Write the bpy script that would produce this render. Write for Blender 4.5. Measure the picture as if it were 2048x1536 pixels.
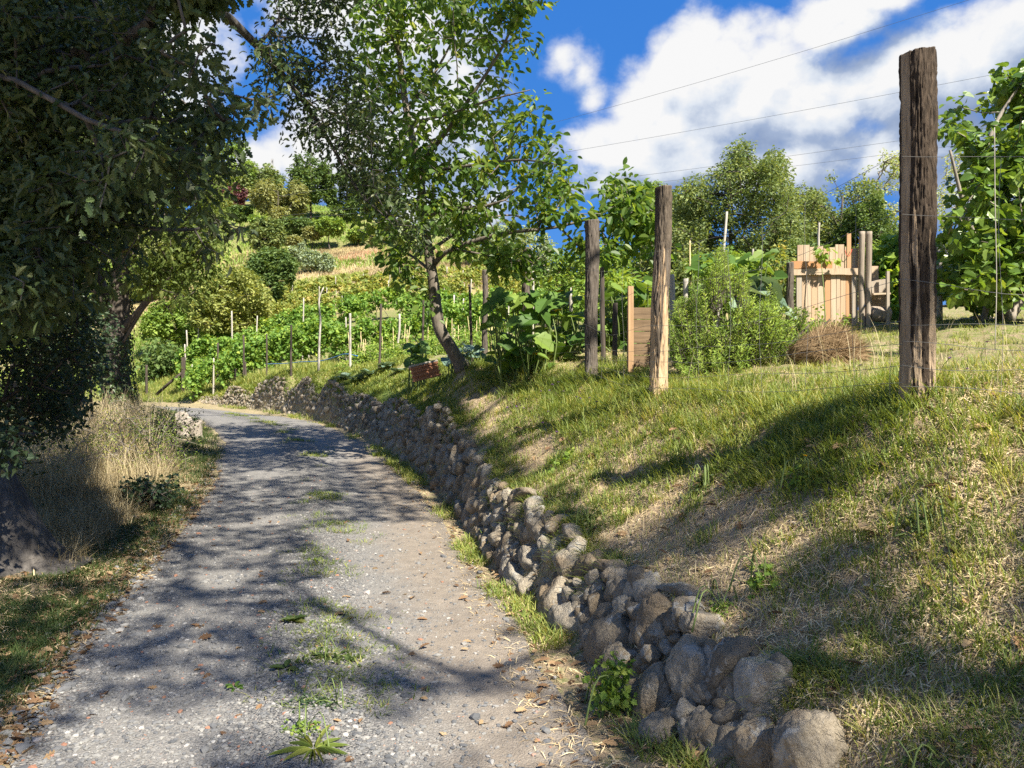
import bpy, math, random
import numpy as np
from mathutils import Vector
random.seed(7)
rng = np.random.default_rng(11)
PI = math.pi
col = bpy.context.scene.collection
sc = bpy.context.scene
for _o in list(bpy.data.objects):
    bpy.data.objects.remove(_o)

# ------------------------------------------------------------------ camera, sky, sun, exposure
CZ = 1.55          # eye height over the road
FPX = 1541.0       # focal length in photograph pixels (2048 wide)
cam_d = bpy.data.cameras.new('camera')
cam = bpy.data.objects.new('camera', cam_d)
col.objects.link(cam)
cam.location = (0, 0, CZ)
cam.rotation_euler = (PI / 2, 0, 0)
cam_d.sensor_width = 36.0
cam_d.lens = 36.0 * FPX / 2048
cam_d.clip_start = 0.05
cam_d.clip_end = 2000
sc.camera = cam

SUN_EL = math.radians(46)
SUN_AZ = math.radians(142)      # clockwise from +Y: behind the camera, to the right
SUNV = np.array((math.sin(SUN_AZ) * math.cos(SUN_EL), math.cos(SUN_AZ) * math.cos(SUN_EL), math.sin(SUN_EL)))
sun_d = bpy.data.lights.new('sun', 'SUN')
sun_d.energy = 5.0
sun_d.angle = math.radians(0.53)
sun_d.color = (1.0, 0.93, 0.80)
sun = bpy.data.objects.new('sun', sun_d)
col.objects.link(sun)
sun.rotation_euler = Vector(SUNV).to_track_quat('Z', 'Y').to_euler()
sc.view_settings.view_transform = 'Standard'
sc.view_settings.look = 'None'
sc.view_settings.exposure = 1.38
sc.view_settings.gamma = 1.0
sc.cycles.max_bounces = 6
sc.cycles.diffuse_bounces = 3
sc.cycles.transmission_bounces = 4
sc.cycles.use_denoising = False

# ------------------------------------------------------------------ node helpers
class NT:
    """short-hand for building a node tree"""
    def __init__(s, tree):
        s.t = tree
    def n(s, typ, ins=None, **props):
        nd = s.t.nodes.new(typ)
        for k, v in props.items():
            setattr(nd, k, v)
        for k, v in (ins or {}).items():
            sock = nd.inputs[k]
            if isinstance(v, bpy.types.NodeSocket):
                s.t.links.new(v, sock)
            else:
                sock.default_value = v
        return nd
    def math(s, op, a, b=None, c=None, clamp=False):
        ins = {0: a}
        if b is not None: ins[1] = b
        if c is not None: ins[2] = c
        return s.n('ShaderNodeMath', ins, operation=op, use_clamp=clamp).outputs[0]
    def mix(s, f, a, b, blend='MIX'):
        nd = s.n('ShaderNodeMix', None, data_type='RGBA', blend_type=blend)
        for k, v in ((0, f), (6, a), (7, b)):
            if isinstance(v, bpy.types.NodeSocket): s.t.links.new(v, nd.inputs[k])
            else: nd.inputs[k].default_value = v if k == 0 else (tuple(v) + (1,))[:4]
        return nd.outputs[2]
    def ramp(s, f, stops, interp='LINEAR'):
        nd = s.n('ShaderNodeValToRGB', {0: f})
        cr = nd.color_ramp
        cr.interpolation = interp
        while len(cr.elements) < len(stops): cr.elements.new(0.5)
        for e, (p, c) in zip(cr.elements, stops):
            e.position = p
            e.color = (tuple(c) + (1,))[:4] if not isinstance(c, (int, float)) else (c, c, c, 1)
        return nd.outputs[0]
    def smooth(s, v, lo, hi):
        nd = s.n('ShaderNodeMapRange', {0: v, 1: lo, 2: hi, 3: 0.0, 4: 1.0}, interpolation_type='SMOOTHSTEP')
        return nd.outputs[0]
    def noise(s, vec, scale, detail=4, rough=0.55, dist=0.0):
        return s.n('ShaderNodeTexNoise', {'Vector': vec, 'Scale': scale, 'Detail': detail, 'Roughness': rough, 'Distortion': dist}).outputs[0]
    def vscale(s, vec, xyz):
        return s.n('ShaderNodeVectorMath', {0: vec, 1: xyz}, operation='MULTIPLY').outputs[0]

world = bpy.data.worlds.new('World')
sc.world = world
world.use_nodes = True
world.node_tree.nodes.clear()
w = NT(world.node_tree)
out = w.n('ShaderNodeOutputWorld')
sky = w.n('ShaderNodeTexSky', None, sky_type='NISHITA', sun_disc=False, sun_elevation=SUN_EL, sun_rotation=SUN_AZ,
          altitude=400, air_density=1.0, dust_density=0.3, ozone_density=3.0)
dirv = w.n('ShaderNodeNewGeometry').outputs['Incoming']
dirv = w.n('ShaderNodeTexCoord').outputs['Generated']
dirv = w.n('ShaderNodeVectorMath', {0: dirv}, operation='NORMALIZE').outputs[0]
# cumulus: soft ellipsoid bodies round fixed compass directions, their rims broken by fractal noise
CLOUDS = [  # azimuth and height of the body's middle as tangent offsets (x/y, z/y), half sizes, thickness
    (.235, .395, .085, .075, 1), (.265, .41, .06, .05, 1), (.185, .34, .075, .06, 1), (.30, .36, .12, .08, 1), (.13, .312, .075, .038, 1), (.21, .29, .15, .05, 1), (.14, .262, .06, .03, .9),
    (.40, .35, .14, .085, 1), (.50, .375, .13, .085, 1), (.60, .39, .12, .085, 1), (.36, .29, .17, .07, 1), (.50, .31, .20, .07, 1), (.66, .28, .15, .11, 1), (.67, .45, .09, .09, 1),
    (.425, .468, .075, .040, 1), (.47, .50, .05, .035, .9),
    (.062, .425, .050, .046, .50), (.092, .405, .02, .02, .5), (.105, .368, .03, .022, .5),
    (-.16, .44, .10, .12, 1), (-.21, .50, .12, .10, 1), (-.10, .34, .11, .13, 1), (-.22, .30, .10, .10, 1), (-.32, .29, .07, .04, .8), (-.10, .22, .14, .08, .8),
    (-.48, .40, .14, .12, .9), 
]
nz = w.noise(w.vscale(dirv, (1, 1, 1.25)), 8.5, 9, 0.56, 0.15)
def puffs(dv):
    """cauliflower heads: round bumps with sharp creases between them, in two sizes"""
    wob = w.n('ShaderNodeTexNoise', {'Vector': dv, 'Scale': 9.0, 'Detail': 3.0}).outputs['Color']
    dv = w.n('ShaderNodeVectorMath', {0: dv, 1: w.n('ShaderNodeVectorMath', {0: wob, 3: .05}, operation='SCALE').outputs[0]}, operation='ADD').outputs[0]
    f1 = w.n('ShaderNodeTexVoronoi', {'Vector': dv, 'Scale': 17.0}).outputs['Distance']
    f2 = w.n('ShaderNodeTexVoronoi', {'Vector': dv, 'Scale': 43.0}).outputs['Distance']
    return w.math('SUBTRACT', 1.0, w.math('ADD', w.math('MULTIPLY', f1, .62), w.math('MULTIPLY', f2, .34)))
pf = puffs(dirv)
nz_hi = w.noise(w.vscale(dirv, (1, 1, 1.25)), 24.0, 8, 0.62, 0.1)
def bodies(dv):
    best = None
    for a, b, ra, rb, th in CLOUDS:
        c = Vector((a, 1, b)); L = c.length; c /= L
        d = w.n('ShaderNodeVectorMath', {0: dv, 1: tuple(c)}, operation='SUBTRACT').outputs[0]
        d = w.vscale(d, (L / ra, L / max(ra, rb) * .8, L / rb))
        d = w.n('ShaderNodeVectorMath', {0: d}, operation='LENGTH').outputs['Value']
        v = w.math('MULTIPLY', w.math('SUBTRACT', 1.12, d), th)
        best = v if best is None else w.math('SMOOTH_MAX', best, v, 0.25)
    return best
best = bodies(dirv)
above = bodies(w.n('ShaderNodeVectorMath', {0: dirv, 1: (-.018, 0, .040)}, operation='ADD').outputs[0])
under = w.math('MAXIMUM', w.math('MINIMUM', w.math('SUBTRACT', best, above), 0.45), -0.45)
# fair-weather cloud over the rest of the sky; unseen cover added to brighten shade
rest = w.math('MULTIPLY', w.math('SUBTRACT', w.noise(dirv, 2.6, 3, 0.5), 0.46), 2.2)
behind = w.smooth(w.n('ShaderNodeSeparateXYZ', {0: dirv}).outputs[1], 0.72, 0.35)
best = w.math('MAXIMUM', best, w.math('SUBTRACT', rest, w.math('MULTIPLY', w.math('SUBTRACT', 1.0, behind), 3.0)))
dens = w.math('ADD', best, w.math('MULTIPLY', w.math('SUBTRACT', nz, 0.5), 1.25))
dens = w.math('ADD', dens, w.math('MULTIPLY', w.math('SUBTRACT', nz_hi, 0.5), 0.62))
dens = w.math('ADD', dens, w.math('MULTIPLY', w.math('SUBTRACT', pf, 0.55), .65))
alpha = w.smooth(dens, 0.0, 0.56)
# relief: density towards the sun side against density here gives bright heads and grey bases
off = w.n('ShaderNodeVectorMath', {0: dirv, 1: (-.020, 0, .032)}, operation='ADD').outputs[0]
nz2 = w.noise(w.vscale(off, (1, 1, 1.25)), 8.5, 9, 0.56, 0.15)
nzh2 = w.noise(w.vscale(w.n('ShaderNodeVectorMath', {0: dirv, 1: (-.007, 0, .010)}, operation='ADD').outputs[0], (1, 1, 1.25)), 24.0, 8, 0.62, 0.1)
relief = w.math('ADD', w.math('SUBTRACT', nz, nz2), w.math('MULTIPLY', w.math('SUBTRACT', nz_hi, nzh2), .30))
pf2 = puffs(w.n('ShaderNodeVectorMath', {0: dirv, 1: (-.006, 0, .011)}, operation='ADD').outputs[0])
relief = w.math('ADD', relief, w.math('MULTIPLY', w.math('SUBTRACT', pf, pf2), .30))
elev = w.n('ShaderNodeSeparateXYZ', {0: dirv}).outputs[2]
shade = w.math('ADD', w.math('ADD', 0.60, w.math('MULTIPLY', under, 0.80)), w.math('MULTIPLY', relief, 1.25))
shade = w.math('SUBTRACT', shade, w.math('MULTIPLY', w.smooth(dens, 0.5, 1.9), 0.34))
bodies_low = w.smooth(elev, 0.30, 0.17)
right_grey = w.smooth(w.n('ShaderNodeSeparateXYZ', {0: dirv}).outputs[0], 0.26, 0.52)
shade = w.math('SUBTRACT', shade, w.math('MULTIPLY', w.math('MAXIMUM', bodies_low, w.math('MULTIPLY', right_grey, .9)), 0.30))
CL = 2.9
ccol = w.ramp(shade, [(0.0, (.27, .36, .56)), (0.30, (.40, .50, .70)), (0.55, (.80, .86, .95)), (0.72, (1, 1, 1))])
ccol = w.n('ShaderNodeVectorMath', {0: ccol, 3: CL}, operation='SCALE').outputs[0]
blue = w.n('ShaderNodeHueSaturation', {'Saturation': 1.28, 'Value': 0.62, 'Color': sky.outputs[0]}).outputs[0]
blue = w.mix(0.80, blue, (.13, .66, 2.2))
skc = w.mix(alpha, blue, ccol)
bg = w.n('ShaderNodeBackground', {'Color': skc, 'Strength': 0.125})
world.node_tree.links.new(bg.outputs[0], out.inputs[0])

# ------------------------------------------------------------------ numpy helpers
def at(u, v, Y):
    """point seen at photograph pixel (u, v) standing Y metres ahead"""
    return np.array(((u - 1024) / FPX * Y, Y, CZ + (768 - v) / FPX * Y))

def _hash(ix, iy, iz, seed):
    h = (ix.astype(np.uint32) * np.uint32(374761393) + iy.astype(np.uint32) * np.uint32(668265263)
         + iz.astype(np.uint32) * np.uint32(2246822519) + np.uint32((seed * 3266489917) & 0xffffffff))
    h = (h ^ (h >> np.uint32(13))) * np.uint32(1274126177)
    h = (h ^ (h >> np.uint32(15))) * np.uint32(2654435761)
    return ((h ^ (h >> np.uint32(16))) & np.uint32(0xffffff)).astype(np.float64) / 0xffffff

def vnoise(p, seed=0):
    p = np.asarray(p, float)
    i = np.floor(p).astype(np.int64); f = p - i
    f = f * f * (3 - 2 * f)
    r = 0
    for dx in (0, 1):
        for dy in (0, 1):
            for dz in (0, 1):
                wgt = (f[..., 0] if dx else 1 - f[..., 0]) * (f[..., 1] if dy else 1 - f[..., 1]) * (f[..., 2] if dz else 1 - f[..., 2])
                r = r + wgt * _hash(i[..., 0] + dx, i[..., 1] + dy, i[..., 2] + dz, seed)
    return r

def fbm(p, oct=4, seed=0, rough=0.5):
    p = np.asarray(p, float); a = 1; s = 0; t = 0
    for k in range(oct):
        s = s + a * vnoise(p * (2 ** k) + k * 17.3, seed + k); t += a; a *= rough
    return s / t

def n2(x, y, sc_, oct=3, seed=0):
    x = np.asarray(x, float)
    return fbm(np.stack([x * sc_, np.asarray(y, float) * sc_, np.zeros_like(x)], -1), oct, seed)

def sstep(x, a, b):
    t = np.clip((np.asarray(x, float) - a) / (b - a), 0, 1)
    return t * t * (3 - 2 * t)

def unit(v):
    v = np.asarray(v, float)
    return v / np.maximum(np.linalg.norm(v, axis=-1, keepdims=True), 1e-9)

def in_poly(u, v, poly):
    u = np.asarray(u, float); v = np.asarray(v, float)
    ins = np.zeros(u.shape, bool)
    x0, y0 = poly[-1]
    for x1, y1 in poly:
        cond = ((y1 > v) != (y0 > v)) & (u < (x0 - x1) * (v - y1) / ((y0 - y1) or 1e-9) + x1)
        ins ^= cond
        x0, y0 = x1, y1
    return ins

# ------------------------------------------------------------------ mesh accumulation
class Acc:
    """collects vertices and faces (any number of corners) and links them as ONE mesh object"""
    def __init__(s):
        s.v = []; s.l = []; s.t = []; s.r = []; s.sm = []; s.nv = 0
    def add(s, v, loops, totals, rnd=0.5, smooth=False):
        v = np.asarray(v, float).reshape(-1, 3)
        if len(v) == 0: return s
        loops = np.asarray(loops, np.int64).ravel(); totals = np.asarray(totals, np.int64).ravel()
        s.v.append(v); s.l.append(loops + s.nv); s.t.append(totals)
        s.r.append(np.broadcast_to(np.asarray(rnd, float), (len(v),)).copy())
        s.sm.append(np.full(len(totals), smooth))
        s.nv += len(v)
        return s
    def quads(s, v, f, rnd=0.5, smooth=False):
        f = np.asarray(f)
        return s.add(v, f, np.full(len(f), f.shape[1]), rnd, smooth)
    def box(s, c, half, rot=None, rnd=0.5, bev=0.0, ax=None):
        """a box with chamfered long edges; rot is a 3x3 matrix"""
        hx, hy, hz = half
        b = bev
        if b <= 0: ring = [(-hx, -hy), (hx, -hy), (hx, hy), (-hx, hy)]
        else: ring = [(-hx + b, -hy), (hx - b, -hy), (hx, -hy + b), (hx, hy - b), (hx - b, hy), (-hx + b, hy), (-hx, hy - b), (-hx, -hy + b)]
        n = len(ring)
        v = np.array([(x, y, -hz) for x, y in ring] + [(x, y, hz) for x, y in ring])
        if rot is not None: v = v @ np.asarray(rot).T
        v = v + np.asarray(c)
        l = []; t = []
        for i in range(n):
            j = (i + 1) % n
            l += [i, j, j + n, i + n]; t.append(4)
        l += list(range(n - 1, -1, -1)); t.append(n)
        l += list(range(n, 2 * n)); t.append(n)
        return s.add(v, l, t, rnd)
    def tube(s, pts, radii, sides=8, rnd=0.5, cap=True, smooth=True, bump=0.0, seed=0, bscale=8.0):
        """a continuous tube along a polyline"""
        pts = np.asarray(pts, float); radii = np.broadcast_to(np.asarray(radii, float), (len(pts),))
        tan = unit(np.gradient(pts, axis=0))
        ref = np.array((0.0, 0, 1)) if abs(tan[:, 2]).mean() < .8 else np.array((1.0, 0, 0))
        a = unit(np.cross(tan, ref)); b = np.cross(tan, a)
        ang = np.linspace(0, 2 * PI, sides, endpoint=False)
        ring = a[:, None] * np.cos(ang)[None, :, None] + b[:, None] * np.sin(ang)[None, :, None]
        rr = radii[:, None] * np.ones(sides)[None]
        if bump:
            q = pts[:, None] * np.array((bscale * .3,) * 3) + ring * 2.2 * bscale * radii.mean()
            rr = rr * (1 + bump * (fbm(q, 3, seed) - .5) * 2)
        v = (pts[:, None] + ring * rr[..., None]).reshape(-1, 3)
        n = len(pts); i = np.arange(n - 1)[:, None] * sides; k = np.arange(sides)[None]
        k2 = (k + 1) % sides
        f = np.stack([i + k, i + k2, i + sides + k2, i + sides + k], -1).reshape(-1, 4)
        l = list(f.ravel()); t = [4] * len(f)
        if cap:
            l += list(range(sides - 1, -1, -1)) + list(range((n - 1) * sides, n * sides)); t += [sides, sides]
        return s.add(v, l, t, rnd, smooth)
    def segs(s, p0, p1, r0, r1, sides=5, rnd=0.5):
        """many separate frustums at once (twigs)"""
        p0 = np.asarray(p0, float); p1 = np.asarray(p1, float)
        if len(p0) == 0: return s
        d = unit(p1 - p0)
        ref = np.where(np.abs(d[:, 2:3]) < .8, np.array([[0, 0, 1.]]), np.array([[1., 0, 0]]))
        a = unit(np.cross(d, ref)); b = np.cross(d, a)
        ang = np.linspace(0, 2 * PI, sides, endpoint=False)
        ring = a[:, None] * np.cos(ang)[None, :, None] + b[:, None] * np.sin(ang)[None, :, None]
        v = np.concatenate([p0[:, None] + ring * np.asarray(r0)[:, None, None], p1[:, None] + ring * np.asarray(r1)[:, None, None]], 1)
        n = len(p0); base = np.arange(n)[:, None, None] * 2 * sides
        k = np.arange(sides); k2 = (k + 1) % sides
        f = (base + np.stack([k, k2, k2 + sides, k + sides], -1)[None]).reshape(-1, 4)
        rv = np.repeat(np.broadcast_to(np.asarray(rnd, float), (n,)), 2 * sides)
        return s.add(v.reshape(-1, 3), f.ravel(), np.full(len(f), 4), rv, True)
    def scatter(s, tmpl, pos, R, scale, rnd, smooth=False):
        """copies of a small template (verts, faces) at pos with rotations R and scales, one random value each"""
        tv, tf = tmpl
        tv = np.asarray(tv, float); pos = np.asarray(pos, float)
        n = len(pos)
        if n == 0: return s
        scale = np.asarray(scale, float)
        if scale.ndim == 1: scale = scale[:, None] * np.ones(3)
        v = np.einsum('nij,nkj->nki', R, tv[None] * scale[:, None, :]) + pos[:, None]
        fl = np.concatenate([np.asarray(f) for f in tf]); ft = np.array([len(f) for f in tf])
        l = (np.arange(n)[:, None] * len(tv) + fl[None]).ravel()
        return s.add(v.reshape(-1, 3), l, np.tile(ft, n), np.repeat(np.broadcast_to(np.asarray(rnd, float), (n,)), len(tv)), smooth)
    def build(s, name, mat, parent=None, base=(0, 0, 0)):
        me = bpy.data.meshes.new(name)
        o = bpy.data.objects.new(name, me)
        col.objects.link(o)
        base = np.asarray(base, float)
        if parent is not None:
            o.parent = parent
            root = parent
            while root.parent is not None: root = root.parent
            base = np.array(root.location)
        else:
            o.location = tuple(base)
        if s.nv:
            v = (np.concatenate(s.v) - base).astype(np.float32)
            l = np.concatenate(s.l).astype(np.int32); t = np.concatenate(s.t).astype(np.int32)
            me.vertices.add(len(v)); me.vertices.foreach_set('co', v.ravel())
            me.loops.add(len(l)); me.loops.foreach_set('vertex_index', l)
            me.polygons.add(len(t))
            me.polygons.foreach_set('loop_start', np.concatenate([[0], np.cumsum(t)[:-1]]).astype(np.int32))
            me.polygons.foreach_set('use_smooth', np.concatenate(s.sm))
            me.update(calc_edges=True)
            at_ = me.attributes.new('rnd', 'FLOAT', 'POINT')
            at_.data.foreach_set('value', np.concatenate(s.r).astype(np.float32))
        if mat is not None: me.materials.append(mat)
        return o

def tag(o, label=None, cat=None, group=None, kind=None):
    if label: o['label'] = label
    if cat: o['category'] = cat
    if group: o['group'] = group
    if kind: o['kind'] = kind
    return o

def thing(name, label, cat, loc=(0, 0, 0), group=None):
    o = bpy.data.objects.new(name, None)
    col.objects.link(o)
    o.empty_display_size = .1
    o.location = tuple(float(c) for c in loc)
    return tag(o, label, cat, group)

def copy_thing(o, loc, label=None, rz=0.0, scale=1.0):
    """a copy of a thing with copies of its parts and sub-parts, sharing their meshes"""
    r = o.copy(); col.objects.link(r)
    r.location = tuple(float(c) for c in loc); r.rotation_euler = (0, 0, rz)
    r.scale = (scale, scale, scale) if not isinstance(scale, tuple) else scale
    if label: r['label'] = label
    for ch in list(o.children):
        c = ch.copy(); col.objects.link(c); c.parent = r
        for g in list(ch.children):
            d = g.copy(); col.objects.link(d); d.parent = c
    return r

def frames(d, nrm):
    """rotation matrices whose x axis is d and z axis near nrm"""
    d = unit(d)
    y = unit(np.cross(nrm, d)); z = np.cross(d, y)
    return np.stack([d, y, z], -1)

def rand_dirs(n, r=rng):
    return unit(r.normal(size=(n, 3)))

def leaf_frames(n, droop=0.35, flat=0.8, r=rng, out=None):
    """leaf directions spread all round with some droop, blades facing mostly up"""
    a = r.uniform(0, 2 * PI, n)
    d = np.stack([np.cos(a), np.sin(a), -droop + r.normal(0, .35, n)], -1)
    if out is not None: d = d + out
    nr = np.stack([r.normal(0, 1, n) * flat, r.normal(0, 1, n) * flat, np.ones(n)], -1)
    return frames(d, nr)

def yaw_frames(a, tilt=None):
    c, s_ = np.cos(a), np.sin(a); z = np.zeros_like(c); o = np.ones_like(c)
    return np.stack([np.stack([c, -s_, z], -1), np.stack([s_, c, z], -1), np.stack([z, z, o], -1)], -2)

# leaf templates: x along the midrib (0..1), y across, z up; two halves folded along the midrib
def leaf_tmpl(half, fold=0.12, droop=0.12):
    """half: outline of the +y half from base to tip as (x, y)"""
    mid = [(x, 0.0) for x, y in half]
    v = []
    xs = [p[0] for p in half]
    v += [(x, y, fold * y - droop * x * x) for x, y in half]
    v += [(x, -y, fold * y - droop * x * x) for x, y in half[1:-1]]
    n = len(half)
    up = list(range(n))
    dn = [0] + list(range(n, n + n - 2)) + [n - 1]
    return (v, [up[::-1], dn])
OAK = leaf_tmpl([(0, 0), (.12, .05), (.28, .20), (.34, .11), (.48, .30), (.55, .16), (.70, .30), (.76, .15), (.90, .17), (1, 0)], .35, .25)
ELL = leaf_tmpl([(0, 0), (.16, .17), (.45, .28), (.75, .22), (1, 0)], .3, .22)
RHO = leaf_tmpl([(0, 0), (.5, .30), (1, 0)], .35, .2)
VINE = leaf_tmpl([(0, 0), (-.12, .22), (.10, .48), (.30, .34), (.50, .52), (.62, .26), (1, 0)], .25, .25)
IVY = leaf_tmpl([(0, 0), (-.08, .25), (.22, .46), (.40, .22), (1, 0)], .2, .2)
SQUASH = leaf_tmpl([(.0, 0), (-.22, .12), (-.18, .40), (.10, .55), (.28, .47), (.50, .52), (.62, .36), (.84, .26), (1, 0)], .22, .30)
CURL = leaf_tmpl([(0, 0), (.3, .16), (.7, .14), (1, 0)], .9, .5)

def grass_blades(acc, p, h, wd, bend, rnd, r=rng, az=None, up=None):
    """curved seven-vertex blades"""
    n = len(p)
    if n == 0: return
    h = np.broadcast_to(h, (n,)); wd = np.broadcast_to(wd, (n,)); bend = np.broadcast_to(bend, (n,))
    a = r.uniform(0, 2 * PI, n) if az is None else az
    bd = np.stack([np.cos(a), np.sin(a), np.zeros(n)], -1)
    side = np.stack([-np.sin(a), np.cos(a), np.zeros(n)], -1)
    V = []
    for t, k in ((0, 1.0), (.4, .85), (.75, .55)):
        c = p + np.array((0, 0, 1.0)) * (h * t * (1 - .45 * bend * t))[:, None] + bd * (h * bend * t * t)[:, None]
        V += [c - side * (wd * k / 2)[:, None], c + side * (wd * k / 2)[:, None]]
    V.append(p + np.array((0, 0, 1.0)) * (h * (1 - .45 * bend))[:, None] + bd * (h * bend)[:, None])
    v = np.stack(V, 1).reshape(-1, 3)
    b = np.arange(n)[:, None] * 7
    l = (b + np.array([[0, 1, 3, 2, 2, 3, 5, 4, 4, 5, 6]])).ravel()
    acc.add(v, l, np.tile([4, 4, 3], n), np.repeat(np.broadcast_to(rnd, (n,)), 7))

# ------------------------------------------------------------------ branching
def grow(limbs, pts, jitter=.06, seg=.45, bias=.25, r=rng, r_tip=.006, expo=.46, sag=0.0):
    """limbs: list of (polyline, radii); pts: points the twigs must reach. Every point is joined to the nearest wood that is
    already there, nearest points first. Returns node arrays p, parent, radius and the index of each tip."""
    P_ = []; par = []; rad = []; plen = []
    for pl, rd in limbs:
        pl = np.asarray(pl, float)
        start = len(P_)
        for i, q in enumerate(pl):
            P_.append(q); rad.append(rd[i] if np.ndim(rd) else rd)
            if i == 0:
                if start == 0: par.append(-1); plen.append(0)
                else:
                    k = int(np.argmin(np.linalg.norm(np.array(P_[:start]) - q, axis=1))); par.append(k); plen.append(plen[k])
            else:
                par.append(len(P_) - 2); plen.append(plen[-1] + np.linalg.norm(q - P_[-2]))
    fixed = len(P_)
    pts = np.asarray(pts, float)
    N0 = np.array(P_)
    dmin = np.array([np.min(np.linalg.norm(N0 - q, axis=1)) for q in pts]) if len(pts) else np.zeros(0)
    order = np.argsort(dmin)
    cap = fixed + len(pts) * 14 + 10
    A = np.zeros((cap, 3)); A[:fixed] = N0; L_ = np.zeros(cap); L_[:fixed] = plen
    m = fixed
    par = list(par); rad = list(rad); tips = []
    for oi in order:
        q = pts[oi]
        d = np.linalg.norm(A[:m] - q, axis=1)
        k = int(np.argmin(d + bias * L_[:m]))
        D = d[k]
        ns = min(12, max(1, int(D / seg)))
        a = A[k].copy(); prev = k
        for j in range(1, ns + 1):
            t = j / ns
            x = a + (q - a) * t
            if j < ns: x = x + r.normal(0, jitter * min(1, D), 3) + np.array((0, 0, sag * math.sin(PI * t) * D))
            A[m] = x; par.append(prev); rad.append(0.0); L_[m] = L_[prev] + np.linalg.norm(x - A[prev]); prev = m; m += 1
        tips.append((oi, prev))
    n = m
    cnt = np.zeros(n)
    for oi, tnode in tips: cnt[tnode] += 1
    for i in range(n - 1, -1, -1):
        if i >= fixed and par[i] >= 0: cnt[par[i]] += cnt[i]
    R_ = np.maximum(np.array(rad), r_tip * np.maximum(cnt, 1) ** expo)
    R_[:fixed] = np.array(rad[:fixed])
    return A[:n], np.array(par), R_, fixed

def twig_mesh(acc, A, par, R_, fixed, sides=5, rnd=.5):
    i = np.arange(fixed, len(A)); p = par[i]
    rp = np.minimum(R_[p], R_[i] * 1.6)
    acc.segs(A[p], A[i], rp, R_[i], sides, rnd)

def spline(pts, n=24):
    """Catmull-Rom through the given points"""
    pts = np.asarray(pts, float)
    q = np.concatenate([[2 * pts[0] - pts[1]], pts, [2 * pts[-1] - pts[-2]]])
    outp = []
    m = len(pts) - 1
    for t in np.linspace(0, m, n):
        i = min(int(t), m - 1); f = t - i
        p0, p1, p2, p3 = q[i], q[i + 1], q[i + 2], q[i + 3]
        outp.append(.5 * ((2 * p1) + (-p0 + p2) * f + (2 * p0 - 5 * p1 + 4 * p2 - p3) * f * f + (-p0 + 3 * p1 - 3 * p2 + p3) * f ** 3))
    return np.array(outp)

# ------------------------------------------------------------------ the lie of the land
_y = np.array([-60, -20, 0, 2.75, 3.26, 4.25, 6.25, 7.6, 9.7, 11.8, 14, 17, 20, 23.5, 27.6, 30.5, 34, 36.3, 40, 44, 48, 120])
_xw = np.array([18, 8.5, 2.3, .98, .72, .43, -.1, -.38, -.78, -1.33, -2.03, -3.1, -4.46, -6.16, -8.3, -10.4, -12.9, -14.6, -20, -34, -62, -600])
def xw(y): return np.interp(y, _y, _xw)
_yl = np.array([-60, -20, 0, 3.36, 4.49, 7.66, 10.9, 15, 18.3, 22, 27.3, 31.5, 33, 36, 42, 120])
_xl = np.array([15, 4.6, -1.2, -2.2, -2.55, -3.4, -4.27, -5.64, -7.05, -8.84, -11.8, -14.6, -19, -31, -60, -450])
def xl(y): return np.interp(y, _yl, _xl)
_yr = np.array([-60, -20, 0, 3.1, 4.5, 7.2, 11, 16.3, 19.3, 22.5, 25.5, 29, 31.5, 34, 37, 41, 46, 120])
_xr = np.array([17, 7.6, 1.55, .36, .12, -.42, -1.3, -2.95, -4.3, -5.95, -8.0, -10.7, -12.9, -16.5, -24, -38, -66, -480])
def xr(y): return np.interp(y, _yr, _xr)
def zroad(y): return .5 * sstep(y, 7, 25) + .12 * sstep(y, 25, 38)

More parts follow.
